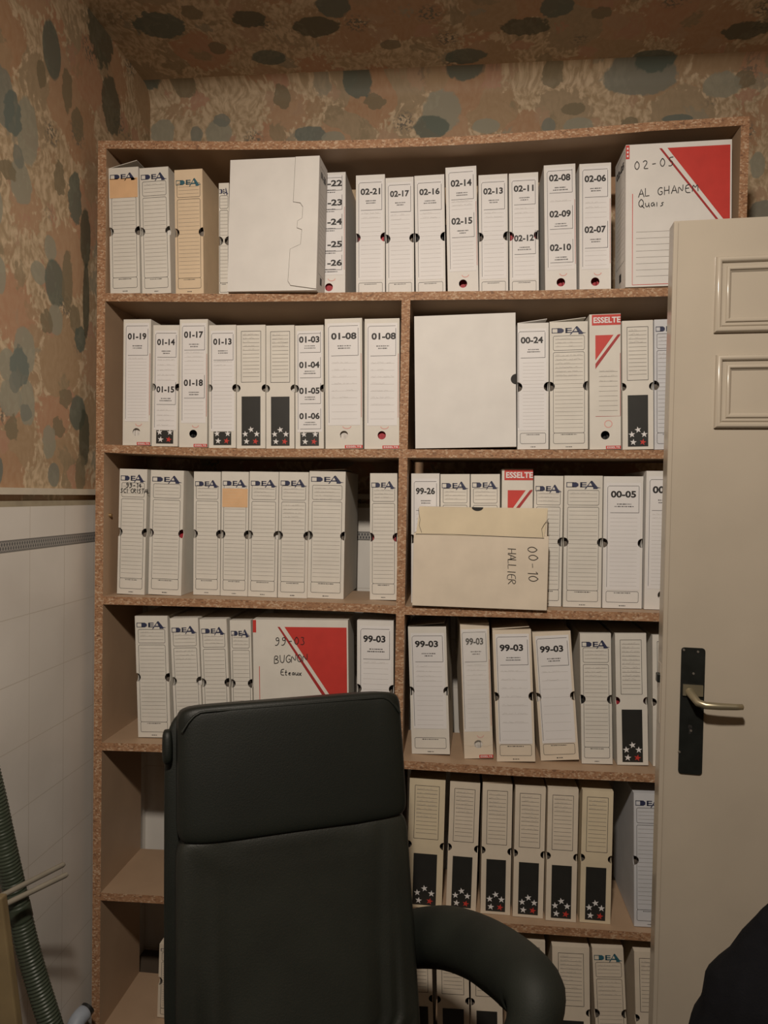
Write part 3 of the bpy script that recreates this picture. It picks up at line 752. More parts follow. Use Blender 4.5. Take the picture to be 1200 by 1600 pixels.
# ---- second shelf, left
archive_box('2L', 'E', (193.8,235.5,190.5,235.5,499,693), 'white box labelled 01-19, leftmost on the second shelf', lab=one('01-19', strip=(0.03,0.81), nl=20, wr=1), papers='papers_light', recess=0.004)
archive_box('2L', 'S', (239.5,280.5,236.5,278,508,696), 'white box labelled 01-14 and 01-15 with cut-off star panel', pv=0.868, lab=dict(nums=[('01-14',.14),('01-15',.53)], strip=(0.045,0.865), box=0.125, nl=14, wr=14, lines=(.29,.83)))
archive_box('2L', 'E', (281.7,324,278.5,325,499,696), 'white box labelled 01-17 and 01-18 on the second shelf', lab=dict(nums=[('01-17',.12),('01-18',.495)], strip=(0.03,0.81), box=0.12, nl=17, wr=3, lines=(.265,.77)))
archive_box('2L', 'S', (326.5,369,326,369,508,697), 'white box labelled 01-13 with cut-off star panel', pv=0.868, lab=one('01-13', strip=(0.045,0.865), nl=19, wr=2, lines=(.30,.84)))
archive_box('2L', 'S', (369.6,415,369.6,415,508,698), 'white lined box with black star panel, right of the 01-13 box', wr=5, card='offwhite')
archive_box('2L', 'S', (415.6,460,415.6,460.5,508.5,699), 'white lined box with black star panel, left of the 01-03 box', wr=4, card='offwhite', papers='papers_light')
archive_box('2L', 'S', (461,505.5,461.2,506.5,508.5,700), 'white box labelled 01-03, 01-04, 01-05 and 01-06', pv=0.868, lab=dict(nums=[('01-03',.115),('01-04',.32),('01-05',.53),('01-06',.735)], strip=(0.045,0.865), box=0.105, nl=0, tu=(0.14,0.86)))
archive_box('2L', 'E', (507.5,565.5,508,567.5,498,701), 'wide white box labelled 01-08, the left one of two', lab=one('01-08', strip=(0.035,0.82), nl=10, wr=7, lines=(.29,.77), tu=(0.17,0.85)), papers='papers_light', recess=0.004)
archive_box('2L', 'E', (569.5,624.5,569,624,498,701.5), 'wide white box labelled 01-08 against the divider, the right one of two', lab=one('01-08', strip=(0.035,0.82), nl=10, wr=8, lines=(.29,.77), tu=(0.2,0.9)), papers='papers_red', recess=0.005)
# ---- second shelf, right
archive_box('2R', 'D', (808.5,857.5,808,857.5,505,702), 'white box labelled 00-24 on the second shelf', lab=one('00-24', strip=(0.045,0.85), nl=19, wr=0, u=(0.0,0.93), tu=(0.10,0.82), box=0.14), flap=0.12, card='white', nologo=True)
archive_box('2R', 'D', (858.6,918.8,859,919,503,702.5), 'wide white lined box with dark logo, right of the 00-24 box', wr=3, wr2=6, flap=0.1, lv=-0.005)
archive_box('2R', 'E', (920.5,970,921,970.5,491,703), 'white box with red header band and red triangle on the second shelf', band=True, card='offwhite')
archive_box('2R', 'S', (971.5,1020.5,972.5,1021.5,501,703), 'white lined box with black star panel beside the red-banded box, second shelf', wr=4)
archive_box('2R', 'D', (1021.5,1068,1022.5,1068,499,703), 'bluish white lined box at the door edge, second shelf', card='grey_card', wr=2, wr2=2)
# ---- third shelf, left
archive_box('3L', 'D', (186.5,231,183,225.5,733,924), 'white lined box hand-marked 99-14, leftmost on the third shelf', wr=0, pen=[('99-14',.24,.150,.0140,.0022),('SCI CRISTAL',.05,.190,.0120,.0019)], sb=0.045)
archive_box('3L', 'D', (236,287.5,231,283.5,735,927), 'wide lined white box with red showing in its right hole', papers='papers_red', wr=0, sb=0.048)
archive_box('3L', 'D', (302.5,345.5,302,343.5,737,930), 'white lined box left of the box with the written orange note', wr=3, lv=0.025)
archive_box('3L', 'D', (346,389.5,344.5,386.5,737,931.5), 'white lined box with written orange note on the third shelf', note=(0.135,0.285), lv=0.02)
archive_box('3L', 'D', (390,436,387,433,737,933), 'white lined box directly right of the box with the written orange note', wr=3, lv=0.02, papers='papers_light')
archive_box('3L', 'D', (436.5,482.5,433.5,480,737.5,934.5), 'white lined box with a dark speck near its logo, third shelf', wr=2, wr2=5, lv=0.015)
archive_box('3L', 'D', (483,541,480.5,536.5,736.5,935.5), 'wide white lined box left of the empty gap showing wall tiles', wr=4, lv=-0.01, flap=0.05)
archive_box('3L', 'D', (578,621,577.5,620.5,739.5,938.5), 'white lined box standing alone against the divider, third shelf', papers='papers_red', wr=3, lv=0.02)
# ---- third shelf, right
archive_box('3R', 'D', (642.5,687,642,687,740,947), 'white box labelled 99-26 behind the box lying on its side', sb=0.062, lab=one('99-26'), card='white', d=0.235)
archive_box('3R', 'D', (687.8,734.5,687.5,734,741,947.5), 'white lined box right of 99-26, half hidden by the lying box', sb=0.062, wr=3, lv=0.015)
archive_box('3R', 'D', (735.2,781.5,735,781,741,948), 'white lined box left of the red-banded box, third shelf', sb=0.062, wr=2, lv=0.01)
archive_box('3R', 'E', (783.8,833.6,782.5,831,733,949), 'white box with red header band behind the lying box', sb=0.062, band=True)
archive_box('3R', 'D', (834.2,881,831.5,876.5,743.5,949), 'white lined box right of the red-banded box, third shelf', sb=0.062, wr=3, lv=0.025)
archive_box('3R', 'D', (882,942,879,939.5,743.5,949), 'wide white lined box left of the 00-05 box', sb=0.055, wr=1, lv=-0.005)
archive_box('3R', 'D', (943.5,1005.5,940.5,1003,744.5,951), 'wide white box labelled 00-05', sb=0.055, lab=one('00-05', strip=(0.05,0.86), nl=18, wr=0, box=0.14, tu=(0.18,0.82)), card='white')
archive_box('3R', 'E', (1010,1066,1006,1062,736,952), 'white box at the door edge whose label starts 00, third shelf', sb=0.05, lab=one('00-03', nl=20, tu=(0.18,0.92)), card='white', papers='papers_light')
# ---- fourth shelf, left
archive_box('4L', 'D', (209.5,262.5,216.5,266.5,963,1153.5), 'white lined box, leftmost on the fourth shelf', wr=2)
archive_box('4L', 'D', (265,309.5,273.5,318,966.5,1160), 'white lined box second from left on the fourth shelf', wr=2, wr2=3, lv=0.02, sb=0.02, papers='papers_light')
archive_box('4L', 'D', (311.5,354,319,361.5,968,1163), 'white lined box third from left on the fourth shelf', wr=3, lv=0.02, sb=0.02)
archive_box('4L', 'D', (358.5,392,363.5,396.5,969.5,1165), 'white lined box partly covered by the red triangle box, fourth shelf', wr=3, lv=0.03, sb=0.03)
archive_box('4L', 'D', (557.5,615.5,557.5,614.5,970,1184), 'wide white box labelled 99-03 left of the divider', lab=one('99-03', tu=(0.17, 0.78), nl=14, wr=1), sb=0.02, card='white')
# ---- fourth shelf, right
BG = ('99-03')
rs_, ws_, hs_ = archive_box('4R', 'D', (637,697,643,703.5,980,1180), 'white box labelled 99-03 right of the divider, split along its side', lab=one('99-03', tu=(0.17, 0.78), nl=13, wr=4, strip=(0.05,0.80), box=0.14), flap=0.08, papers='papers_light', yaw=-0.035)
rt, w_, h_ = archive_box('4R', 'E', (720,762.5,723.5,773,974,1186.5), 'crumpled white box labelled 99-03 under wrinkled tape', lab=one('99-03', tu=(0.17, 0.78), nl=14, wr=4, u=(0.03,0.92), strip=(0.045,0.80)), papers='papers_light', recess=0.004, card='cream', yaw=0.06)
q = MB(); q.add([(ws_/2+0.0006, y, z*hs_) for y, z in ((0.055, 0.72), (0.075, 0.62), (0.098, 0.40), (0.102, 0.33), (0.085, 0.38), (0.066, 0.55))], [(0, 1, 2, 3, 4, 5)])
q.build('torn_slit', M['papers_black'], rs_)
archive_box('4R', 'D', (769,830,776,837,985,1192), 'white box labelled 99-03 with yellowed foot, left of the leaning one', lab=one('99-03', tu=(0.17, 0.78), nl=9, wr=7, strip=(0.03,0.865), box=0.13), card='cream', flap=0.06)
archive_box('4R', 'D', (831.5,891,844,906,988,1191), 'leaning white box labelled 99-03 with yellowed foot', lab=one('99-03', tu=(0.17, 0.78), nl=9, wr=2, strip=(0.03,0.865), box=0.13), card='cream', papers='papers_light')
archive_box('4R', 'D', (905.8,954.7,908.5,957.8,990,1195), 'white lined box right of the leaning 99-03 box', wr=3, wr2=3, lv=0.01, papers='papers_black')
archive_box('4R', 'S', (960.5,1009.8,964,1013.5,990,1197), 'white box with black star panel and handwritten list, fourth shelf', wr=10, papers='papers_red')
archive_box('4R', 'S', (1019,1066,1020,1067,992.5,1199), 'white star-panel box mostly hidden by the door, fourth shelf', wr=3)
# ---- fifth shelf
archive_box('5R', 'S', (640,696.5,634,690.5,1218,1419), 'yellowed star-panel box beside the chair back, leftmost on the fifth shelf', wr=8, card='yellowed')
archive_box('5R', 'S', (703,751,696.5,743.5,1223,1423), 'cream star-panel box second from left on the fifth shelf', wr=6, card='cream')
archive_box('5R', 'S', (754.4,801,750,797.5,1225.5,1429), 'cream star-panel box third from left on the fifth shelf', wr=6, card='cream', flap=0.05)
archive_box('5R', 'S', (805,853.5,800.7,848.5,1230,1434), 'cream star-panel box fourth from left on the fifth shelf', wr=9, card='cream')
archive_box('5R', 'S', (856.4,904.3,851.8,900.5,1232.5,1440), 'cream star-panel box fifth from left on the fifth shelf', wr=4, card='cream')
archive_box('5R', 'S', (909.5,959.5,905.5,953.5,1235.5,1443), 'yellowed star-panel box left of the gap on the fifth shelf', wr=3, card='yellowed')
archive_box('5R', 'D', (989.6,1040,990.6,1040,1240,1450), 'bluish white lined box standing apart at the door, fifth shelf', card='grey_card', wr=0)
# ---- bottom shelf
archive_box('6R', 'S', (630,674,634,679,1462,1672), 'pale box beside the chair back seen under the armrest, bottom shelf', wr=3, card='cream', sb=0.02)
archive_box('6R', 'S', (681,732,684,735,1464,1674), 'pale star-panel box seen through the armrest loop, left one, bottom shelf', wr=3, card='cream', sb=0.02)
archive_box('6R', 'S', (734,784,737,787,1466,1676), 'pale star-panel box seen through the armrest loop, right one, bottom shelf', wr=3, card='cream', sb=0.02)
archive_box('6R', 'S', (797,852,798,853,1470,1680), 'pale star-panel box just above the chair armrest, bottom shelf', wr=3, card='cream', sb=0.02)
archive_box('6R', 'S', (862,921.5,865,923,1480,1688), 'wide lined box with black panel left of the teal logo box', wr=9, card='cream', sb=0.015)
archive_box('6R', 'D', (924.6,974,934,984,1482,1690), 'leaning cream box with teal logo on the bottom shelf', wr=2, wr2=4, ink='teal_ink', card='cream', sb=0.015)
archive_box('6R', 'S', (990.5,1040,995,1045,1488,1694), 'lined box at the door edge on the bottom shelf', wr=3, card='cream', sb=0.015)
archive_box('6L', 'D', (249,300,243,294,1478,1662), 'box almost hidden behind the chair back, bottom shelf on the left', card='cream', wr=0, sb=0.07)

# ---- boxes turned broad side out
def wide_box(row, geo, label, **o):
    loc, rot, w, h = place(row, *geo, setback=o.get('sb', 0.0), yaw=o.get('yaw', 0.0))
    root = thing('archive_box', label, 'box', loc, rot, GROUP[row])
    return root, w, h

def side_spine(root, w, h, d, sx, m=None):
    """an Empty-free frame on the left (-1) or right (+1) side of a wide box: prints are rotated on to it"""
    return Matrix.Translation((sx*w/2, d/2, 0)) @ Matrix.Rotation(sx*PI/2, 4, 'Z')

def xform(f, Mx): f.v = [tuple(Mx @ Vector(p)) for p in f.v]; return f

# tall blank white box on the top shelf
rb, w, h = wide_box('1', (358.8,500.5,353.5,495.5,247.5,456.5), 'tall blank white box turned broad side out on the top shelf', sb=-0.014, yaw=-0.05)
D5 = 0.085
carton(rb, w, h, D5, M['white'], 'plain')
f = Face(w, h)
tabs = [(1.0,0.0),(0.735,0.0),(0.715,0.335),(0.785,0.345),(0.815,0.37),(0.80,0.47),(0.735,0.49),(0.765,0.50),(0.78,0.56),(0.815,0.655),(0.77,0.66),(0.70,0.64),(0.695,0.945),(0.73,0.965),(0.98,0.995),(1.0,1.0)]
tab2 = [(0.735,0.0),(0.72,0.335),(0.795,0.342),(0.825,0.365),(0.82,0.47),(0.775,0.485),(0.765,0.53),(0.82,0.55),(0.815,0.66),(0.775,0.665),(0.765,0.56),(0.715,0.68),(0.70,0.94),(0.735,0.965),(1.0,0.99)]
tab2 = [(0.735,0.0),(0.722,0.335),(0.80,0.345),(0.83,0.375),(0.825,0.46),(0.775,0.48),(0.77,0.53),(0.825,0.545),(0.815,0.655),(0.78,0.665),(0.70,0.69),(0.685,0.93),(0.715,0.962),(1.0,0.992)]
pl = tab2+[(1.0, 0.0)]
q = MB(); n = len(pl)
fr = [((u-0.5)*w, -0.0022, (1-v)*h) for u, v in pl]; bk = [(x, -0.0002, z) for x, y, z in fr]
q.add(fr, [tuple(range(n))[::-1]]); q.add(fr+bk, [(i, (i+1) % n, n+(i+1) % n, n+i) for i in range(n)])
q.build('closing_flap', M['white'], rb)
f = Face(w, h); f.ribbon(tab2, 0.0009, 6.2, 0); f.build('flap_edge', M['line'], rb)
f = Face(D5, h); f.frame(0.14, 0.06, 0.86, 0.86, 0.0008, 1, 0); f.text('01-20', 0.2, 0.09, 0.8, 0.14, 2, 3, 0.035)
for k in range(16): f.ribbon([(0.2, 0.26+0.034*k), (0.8, 0.26+0.034*k)], 0.0006, 1, 1)
f.rect(0.40, 0.875, 0.62, 0.93, 1, 3)
xform(f, side_spine(rb, w, h, D5, 1)); f.build('printed_panel', PM, rb)

rg = random.Random(3)
# red triangle box, top shelf right
def red_front(f, lined=True):
    f.poly([(0.342,0.036),(0.318,0.036),(0.86,0.555),(0.885,0.555)], 1, 1)
    f.poly([(0.395,0.036),(0.93,0.555),(0.985,0.555),(0.985,0.036)], 1, 0)
    f.poly([(0.93,0.555),(0.985,0.608),(0.985,0.555)], 1, 0)
    f.ribbon([(0.065,0.345),(0.065,0.985),(0.97,0.985)], 0.0018, 1, 0)
    f.rect(0.0, 0.004, 0.035, 0.10, 1, 0)
    for k in range(3): f.rect(0.01, 0.02+0.026*k, 0.025, 0.034+0.026*k, 1.6, 3)
    if lined:
        for k in range(8): f.ribbon([(0.10,0.615+0.0445*k),(0.93,0.615+0.0445*k)], 0.0007, 1, 2)
RPM = [M['red'], M['darkred'], M['line'], M['label'], M['ink']]
rr, w, h = wide_box('1', (978,1143.6,976.5,1143,223,452), 'white box with red triangle and handwritten 02-05, right end of top shelf', sb=0.004)
D6 = 0.12
carton(rr, w, h, D6, M['white'], 'plain')
f = Face(w, h); red_front(f); f.build('red_print', RPM, rr)
f = Face(w, h); f.hand('02-05', 0.08, 0.18, 0.022, 3, 0, 0.0019, 0.06, 0.95, rg); f.build('handwriting', M['ink'], rr)
f = Face(w, h); f.hand('AL GHANEM', 0.12, 0.37, 0.020, 3, 0, 0.0019, 0.05, 0.85, rg); f.build('handwriting', M['ink'], rr)
f = Face(w, h); f.hand('Quais', 0.12, 0.445, 0.021, 3, 0, 0.0019, 0.03, 0.8, rg); f.build('handwriting', M['ink'], rr)
f = Face(D6, h); f.frame(0.1, 0.03, 0.9, 0.80, 0.0008, 1, 0); f.text('02-05', 0.15, 0.09, 0.85, 0.14, 2, 3, 0.035)
for k in range(14): f.ribbon([(0.18, 0.27+0.036*k), (0.84, 0.27+0.036*k)], 0.0006, 1, 1)
f.rect(0.42, 0.86, 0.6, 0.92, 1, 3)
xform(f, side_spine(rr, w, h, D6, -1)); f.build('printed_panel', PM, rr)

# blank box at the divider, second shelf right
rb, w, h = wide_box('2R', (646.5,806,649,806.8,492.5,701.5), 'blank white box turned broad side out beside the divider, second shelf', sb=0.004)
carton(rb, w, h, 0.10, M['white'], 'plain')
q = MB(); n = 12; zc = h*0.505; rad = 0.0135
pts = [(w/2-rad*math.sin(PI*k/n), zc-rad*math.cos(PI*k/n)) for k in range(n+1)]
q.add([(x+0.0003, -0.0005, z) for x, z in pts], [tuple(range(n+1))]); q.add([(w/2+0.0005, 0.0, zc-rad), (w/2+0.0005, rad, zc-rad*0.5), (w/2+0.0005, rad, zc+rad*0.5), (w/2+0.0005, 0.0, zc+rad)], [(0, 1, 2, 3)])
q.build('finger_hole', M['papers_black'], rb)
f = Face(w, h); f.scribble(0.905, 0.93, 0.49, 0.02, 1.5, 0, random.Random(5), 0.0008); f.build('scuff_mark', M['faint'], rb)

# box lying on its side, third shelf right
rh, w, h = wide_box('3R', (647,859.5,643.5,855,792,951), 'worn cream box lying on its side, hand-marked 00-10, third shelf', sb=-0.012)
loc = rh.location; DH = 0.066
zl = h*(1-0.275)
q = MB()
fr = lambda y, pts: [(x*w-w/2, y, z*h) for x, z in pts]
# body with its own thickness, front lip a little proud of the recessed lid
q.box((-w/2, 0, 0), (w/2, DH, zl)); q.box((-w/2+0.012, 0.005, zl), (w/2-0.004, DH-0.004, h-0.003))
q.build('carton', M['cream'], rh, bevel=0.0015)
q = MB(); q.add([(-w/2+0.006, -0.0012, zl-0.003), (w/2-0.012, -0.0006, zl-0.004), (w/2-0.004, 0.004, h), (-w/2+0.014, 0.003, h-0.004)], [(0, 1, 2, 3)])
q.build('lid_flap', M['yellowed'], rh, solid=0.0016)
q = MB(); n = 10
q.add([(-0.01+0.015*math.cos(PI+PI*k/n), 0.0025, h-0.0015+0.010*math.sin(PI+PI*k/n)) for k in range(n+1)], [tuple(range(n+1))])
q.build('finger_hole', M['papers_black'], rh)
f = Face(w, h); f.hand('00-10', 0.845, 0.375, 0.026, 4, 0, 0.0016, -PI/2+0.03, 0.80, rg); f.build('handwriting', M['ink'], rh)
f = Face(w, h); f.hand('HALLIER', 0.70, 0.405, 0.021, 4, 0, 0.0015, -PI/2+0.03, 0.66, rg); f.build('handwriting', M['ink'], rh)
f = Face(w, h)
f.ribbon([(0.015,0.285),(0.3,0.279),(0.7,0.287),(0.965,0.292)], 0.0011, 4, 0)
f.ribbon([(0.955,0.285),(0.945,0.20),(0.965,0.15),(0.995,0.10)], 0.001, 4, 0); f.ribbon([(0.03,0.03),(0.045,0.14),(0.04,0.20),(0.06,0.27)], 0.001, 4, 0)
f.build('torn_edge', M['frame_ink'], rh)

# red triangle box, fourth shelf left
ru, w, h = wide_box('4L', (394.6,544,397,546,969.5,1176), 'white box with red triangle and handwritten 99-03 behind the chair', sb=0.012, yaw=0.0)
carton(ru, w, h, 0.105, M['offwhite'], 'plain')
f = Face(w, h)
f.poly([(0.285,0.055),(0.262,0.055),(0.75,0.60),(0.79,0.60)], 1, 1)
f.poly([(0.335,0.055),(0.83,0.60),(0.985,0.77),(0.985,0.055)], 1, 0)
f.ribbon([(0.065,0.36),(0.065,0.985),(0.97,0.985)], 0.0018, 1, 0); f.rect(0.0, 0.004, 0.035, 0.10, 1, 0)
f.build('red_print', RPM, ru)
f = Face(w, h); f.hand('99-03', 0.235, 0.195, 0.022, 3, 0, 0.002, 0.02, 0.8, rg); f.build('handwriting', M['ink'], ru)
f = Face(w, h); f.hand('BUGNON', 0.225, 0.335, 0.022, 3, 0, 0.002, 0.05, 0.72, rg); f.build('handwriting', M['ink'], ru)
f = Face(w, h); f.hand('Eteaux', 0.29, 0.425, 0.016, 3, 0, 0.002, 0.0, 0.7, rg); f.build('handwriting', M['ink'], ru)

# wrinkled clear tape on the crumpled box
q = MB(); nx, nz = 10, 34; vs = []
for j in range(nz+1):
    for i in range(nx+1):
        u, v = i/nx, j/nz
        dd = 0.007*abs(mnoise.noise(Vector((u*3, v*9, 1.3))))+0.005*abs(mnoise.noise(Vector((u*8+v*5, v*16, 4))))
        vs.append(((u-0.5)*w_*0.98, -0.0013-dd, (0.1+0.86*v)*h_))
q.add(vs, [(j*(nx+1)+i, j*(nx+1)+i+1, (j+1)*(nx+1)+i+1, (j+1)*(nx+1)+i) for j in range(nz) for i in range(nx)], 0, True)
tm, nt, b = new_mat('clear_tape')
b.inputs['Base Color'].default_value = (0.95, 0.93, 0.86, 1); b.inputs['Roughness'].default_value = 0.12
b.inputs['Transmission Weight'].default_value = 0.0; b.inputs['Alpha'].default_value = 0.14
q.build('clear_tape', tm, rt)

# ------------------------------------------------------------------ door
DA = math.radians(-4.2)
dl = onY(1053, 345, 1.45); ztop = dl.z
DW, DT = 0.83, 0.04
DB = 0.012
door = thing('open_door', 'cream painted panelled door standing open in front of the right of the bookcase', 'door', (dl.x, dl.y, DB), (0, 0, DA))
DH_ = ztop-DB
q = MB(); q.box((0, 0, 0), (DW, DT, DH_)); q.build('door_leaf', M['door'], door, bevel=0.002)
Dmat = Matrix.Translation((dl.x, dl.y, DB)) @ Matrix.Rotation(DA, 4, 'Z')
Dinv = Dmat.inverted()
def on_door(x, y):
    o = Dinv @ EYE; d = (Dinv.to_3x3() @ ray(x, y)); t = -o.y/d.y; return o+d*t
q = MB(); q.box((0.0, -0.0035, 0.0), (0.0085, 0.0005, DH_-0.004)); q.build('edge_lip', M['door'], door, bevel=0.0015)
def moulding(u0, z0, u1, z1):
    q = MB()
    prof = [(0, 0)]+[(0.0062-0.0062*math.cos(PI*k/10), 0.0015+0.0085*math.sin(PI*k/10)) for k in range(11)]
    prof += [(0.0145, 0.0040), (0.0195, 0.0035)]+[(0.0235-0.0035*math.cos(PI*k/8), 0.0035+0.004*math.sin(PI*k/8)) for k in range(9)]+[(0.029, 0.002), (0.030, 0.0005)]
    rings = []
    for a, o in prof: rings.append([(u0+a, -o, z0+a), (u1-a, -o, z0+a), (u1-a, -o, z1-a), (u0+a, -o, z1-a)])
    for r0, r1 in zip(rings, rings[1:]):
        for k in range(4):
            j = (k+1) % 4; q.add([r0[k], r0[j], r1[j], r1[k]], [(0, 1, 2, 3)])
    mo = q.build('panel_moulding', M['door'], door, merge=True)
    for p in mo.data.polygons: p.use_smooth = True
    mo.data.set_sharp_from_angle(angle=0.7)
for (ya, yb_) in ((402, 521), (555, 669.5)):
    a = on_door(1118, ya); b2 = on_door(1114.5, yb_); moulding(a.x, b2.z, DW-a.x, a.z)
pa, pb = on_door(1064.5, 1011), on_door(1092, 1210)
pu0 = pa.x; pw = 0.0445
plate = MB(); rr_ = 0.006; ring = []
for cx_, cz_, a0 in ((pu0+pw-rr_, pa.z-rr_, 0), (pu0+rr_, pa.z-rr_, 90), (pu0+rr_, pb.z+rr_, 180), (pu0+pw-rr_, pb.z+rr_, 270)):
    for k in range(6):
        a_ = math.radians(a0+18*k); ring.append((cx_+rr_*math.cos(a_), cz_+rr_*math.sin(a_)))
n_r = len(ring)
plate.add([(x, -0.003, z) for x, z in ring]+[(x, 0, z) for x, z in ring], [tuple(range(n_r))]+[(i, (i+1) % n_r, n_r+(i+1) % n_r, n_r+i) for i in range(n_r)])
pl_o = plate.build('handle_plate', M['plate'], door)
for (x, y) in ((1068, 1015), (1090, 1018), (1083, 1052), (1079, 1141), (1061, 1174)):
    c = on_door(x, y); q = MB(); q.tube([(c.x, -0.002, c.z), (c.x, -0.0045, c.z)], [0.0028, 0.002], 10); q.build('screw', M['steel'], pl_o)
c = on_door(1077.5, 1138); q = MB()
q.tube([(c.x, -0.0025, c.z+0.004), (c.x, -0.0034, c.z+0.004)], 0.004, 12); q.box((c.x-0.002, -0.0034, c.z-0.010), (c.x+0.002, -0.0025, c.z+0.004)); q.build('keyhole', M['papers_black'], pl_o)
lv = on_door(1081, 1091)
q = MB(); q.box((pu0+0.004, -0.007, lv.z+0.006), (pu0+pw-0.003, -0.002, lv.z+0.028))
q.tube([(lv.x-0.006, -0.003, lv.z+0.014), (lv.x-0.002, -0.018, lv.z+0.008), (lv.x+0.004, -0.031, lv.z), (lv.x+0.016, -0.039, lv.z-0.002), (lv.x+0.04, -0.040, lv.z-0.002), (lv.x+0.07, -0.040, lv.z-0.001), (lv.x+0.082, -0.040, lv.z), (lv.x+0.0835, -0.040, lv.z)],
       [0.009, 0.008, 0.0075, 0.0072, 0.0068, 0.006, 0.0055, 0.003], 14)
q.build('lever', M['lever'], door)
c = on_door(1042, 1062); q = MB(); q.box((-0.007, 0.008, c.z-0.009), (0.002, 0.024, c.z+0.009)); q.build('latch_bolt', M['plate'], door, bevel=0.002)
q = MB(); q.box((-0.0012, 0.006, c.z-0.09), (0.001, 0.032, c.z+0.03)); q.build('lock_strip', M['door'], door)
for z in (0.25, 1.0, 1.85):
    q = MB(); q.tube([(DW+0.006, 0.004, z-0.05), (DW+0.006, 0.004, z+0.05)], 0.007, 10); q.build('hinge', M['steel'], door)

# ------------------------------------------------------------------ office chair
CA = math.radians(25)
chair = thing('office_chair', 'dark green leather office chair with high back in front of the bookcase', 'chair', (-0.21, 1.155, 0), (0, 0, CA))
Cm = Matrix.Translation((-0.21, 1.155, 0)) @ Matrix.Rotation(CA, 4, 'Z'); Ci = Cm.inverted()
RC = 0.25                            # recline of the back
Bm = Matrix.Translation((0, 0.165, 0.46)) @ Matrix.Rotation(-RC, 4, 'X')   # back frame: z runs up the backrest
BL = 0.675; BW = 0.245
def crease(amp, sc, seed):
    def fn(p):
        k = mnoise.noise(Vector((p.x*sc+seed, p.z*sc*0.6, seed)))+0.5*mnoise.noise(Vector((p.x*sc*2.3, p.z*sc*1.7, seed+5)))
        return p+Vector((0, amp*k, 0)) if p.y < 0 else p
    return fn
def folds(p):
    """slack leather: long soft folds that run together towards the foot of the back"""
    if p.y >= 0: return p
    t = (p.z+0.21)/0.42                                   # 0 at the foot, 1 at the headrest
    u = p.x/(0.35+0.65*t)
    r = mnoise.noise(Vector((u*9, p.z*2.2, 2.0))); r2 = mnoise.noise(Vector((u*15+p.z*6, p.z*3.5, 7.0)))
    ed = max(0.0, 1-(abs(p.x)/0.225)**4)*max(0.0, 1-(abs(p.z)/0.212)**8)
    d = 0.030*(0.5-abs(r)*1.6)*(1-0.45*t)+0.012*(0.5-abs(r2)*1.5)
    return p+Vector((0, d*ed, 0))
q = MB(); q.superq((0, 0.045, BL*0.5), (BW+0.006, 0.022, BL*0.5), 0.22, 0.28, 48, 36, Bm); q.build('backrest_shell', M['leather'], chair)
hb = 0.245
q = MB(); q.superq((0.004, 0.0, BL-hb/2-0.004), (BW-0.012, 0.056, hb/2+0.006), 0.15, 0.26, 56, 36, Bm, crease(0.004, 7, 1)); q.build('headrest_cushion', M['leather'], chair)
q = MB(); q.superq((0.004, 0.008, (BL-hb)/2-0.005), (BW-0.010, 0.055, (BL-hb)/2+0.008), 0.13, 0.26, 120, 90, Bm, folds); q.build('back_cushion', M['leather_back'], chair)
# welt along the headrest rim
pts = []
for k in range(40):
    t = k/39
    x = (-1+2*t)*(BW-0.02); z = BL-0.004-0.035*max(0, abs(-1+2*t)-0.82)**2/0.0324
    pts.append(Bm @ Vector((x+0.004, -0.0535, z-0.006)))
q = MB(); q.tube(pts, 0.0028, 8); q.build('piping', M['leather'], chair)
q = MB(); q.superq((-BW-0.001, 0.018, BL-0.075), (0.010, 0.020, 0.034), 0.6, 0.6, 20, 12, Bm); q.build('headrest_strap', M['leather'], chair)
q = MB(); q.superq((0, -0.10, 0.455), (0.255, 0.265, 0.06), 0.4, 0.3, 48, 20, None, None); q.build('seat_cushion', M['leather'], chair)
q = MB(); q.superq((0, -0.09, 0.385), (0.20, 0.22, 0.02), 0.3, 0.3, 40, 12); q.build('seat_pan', M['plastic'], chair)
# padded armrests: right one along places read from the photograph, left one its mirror image
arm_px = [(628,1468,1.54),(668,1464,1.50),(706,1466,1.44),(746,1480,1.37),(784,1503,1.29),(814,1528,1.22),(834,1553,1.17),(832,1600,1.14),(812,1660,1.13),(790,1740,1.14),(770,1830,1.15)]
arm = [Ci @ onY(x, y, Y) for x, y, Y in arm_px]
def smooth(pts, n=4):
    out = []
    for i in range(len(pts)-1):
        p0, p1, p2, p3 = pts[max(i-1, 0)], pts[i], pts[i+1], pts[min(i+2, len(pts)-1)]
        for k in range(n):
            t = k/n; out.append(0.5*((2*p1)+(p2-p0)*t+(2*p0-5*p1+4*p2-p3)*t*t+(3*p1-p0-3*p2+p3)*t**3))
    return out+[pts[-1]]
rad = [0.056,0.058,0.059,0.058,0.058,0.056,0.053,0.042,0.040,0.036,0.034]
sm_arm = smooth(arm); sm_r = [rad[min(len(rad)-1, int(i/4))]+(rad[min(len(rad)-1, int(i/4)+1)]-rad[min(len(rad)-1, int(i/4))])*((i % 4)/4) for i in range(len(sm_arm))]
for sx in (1, -1):
    pts = [Vector((p.x*sx+(0.035 if sx < 0 else 0), p.y, p.z-(0.15 if sx < 0 else 0))) for p in sm_arm]   # left rest set lower
    q = MB(); q.tube(pts, sm_r, 22); ao = q.build('armrest', M['leather_pad'], chair)
    e = pts[-1]; q = MB(); q.tube([e+Vector((0, 0, 0.02)), e-Vector((0, 0, 0.03)), Vector((0.17*sx, -0.12, 0.385))], [0.02, 0.02, 0.018], 12); q.build('arm_bracket', M['plastic'], chair)
q = MB(); q.tube([(0, -0.06, 0.10), (0, -0.06, 0.25)], 0.03, 20); q.tube([(0, -0.06, 0.25), (0, -0.06, 0.38)], 0.018, 16); q.build('gas_column', M['plastic'], chair)
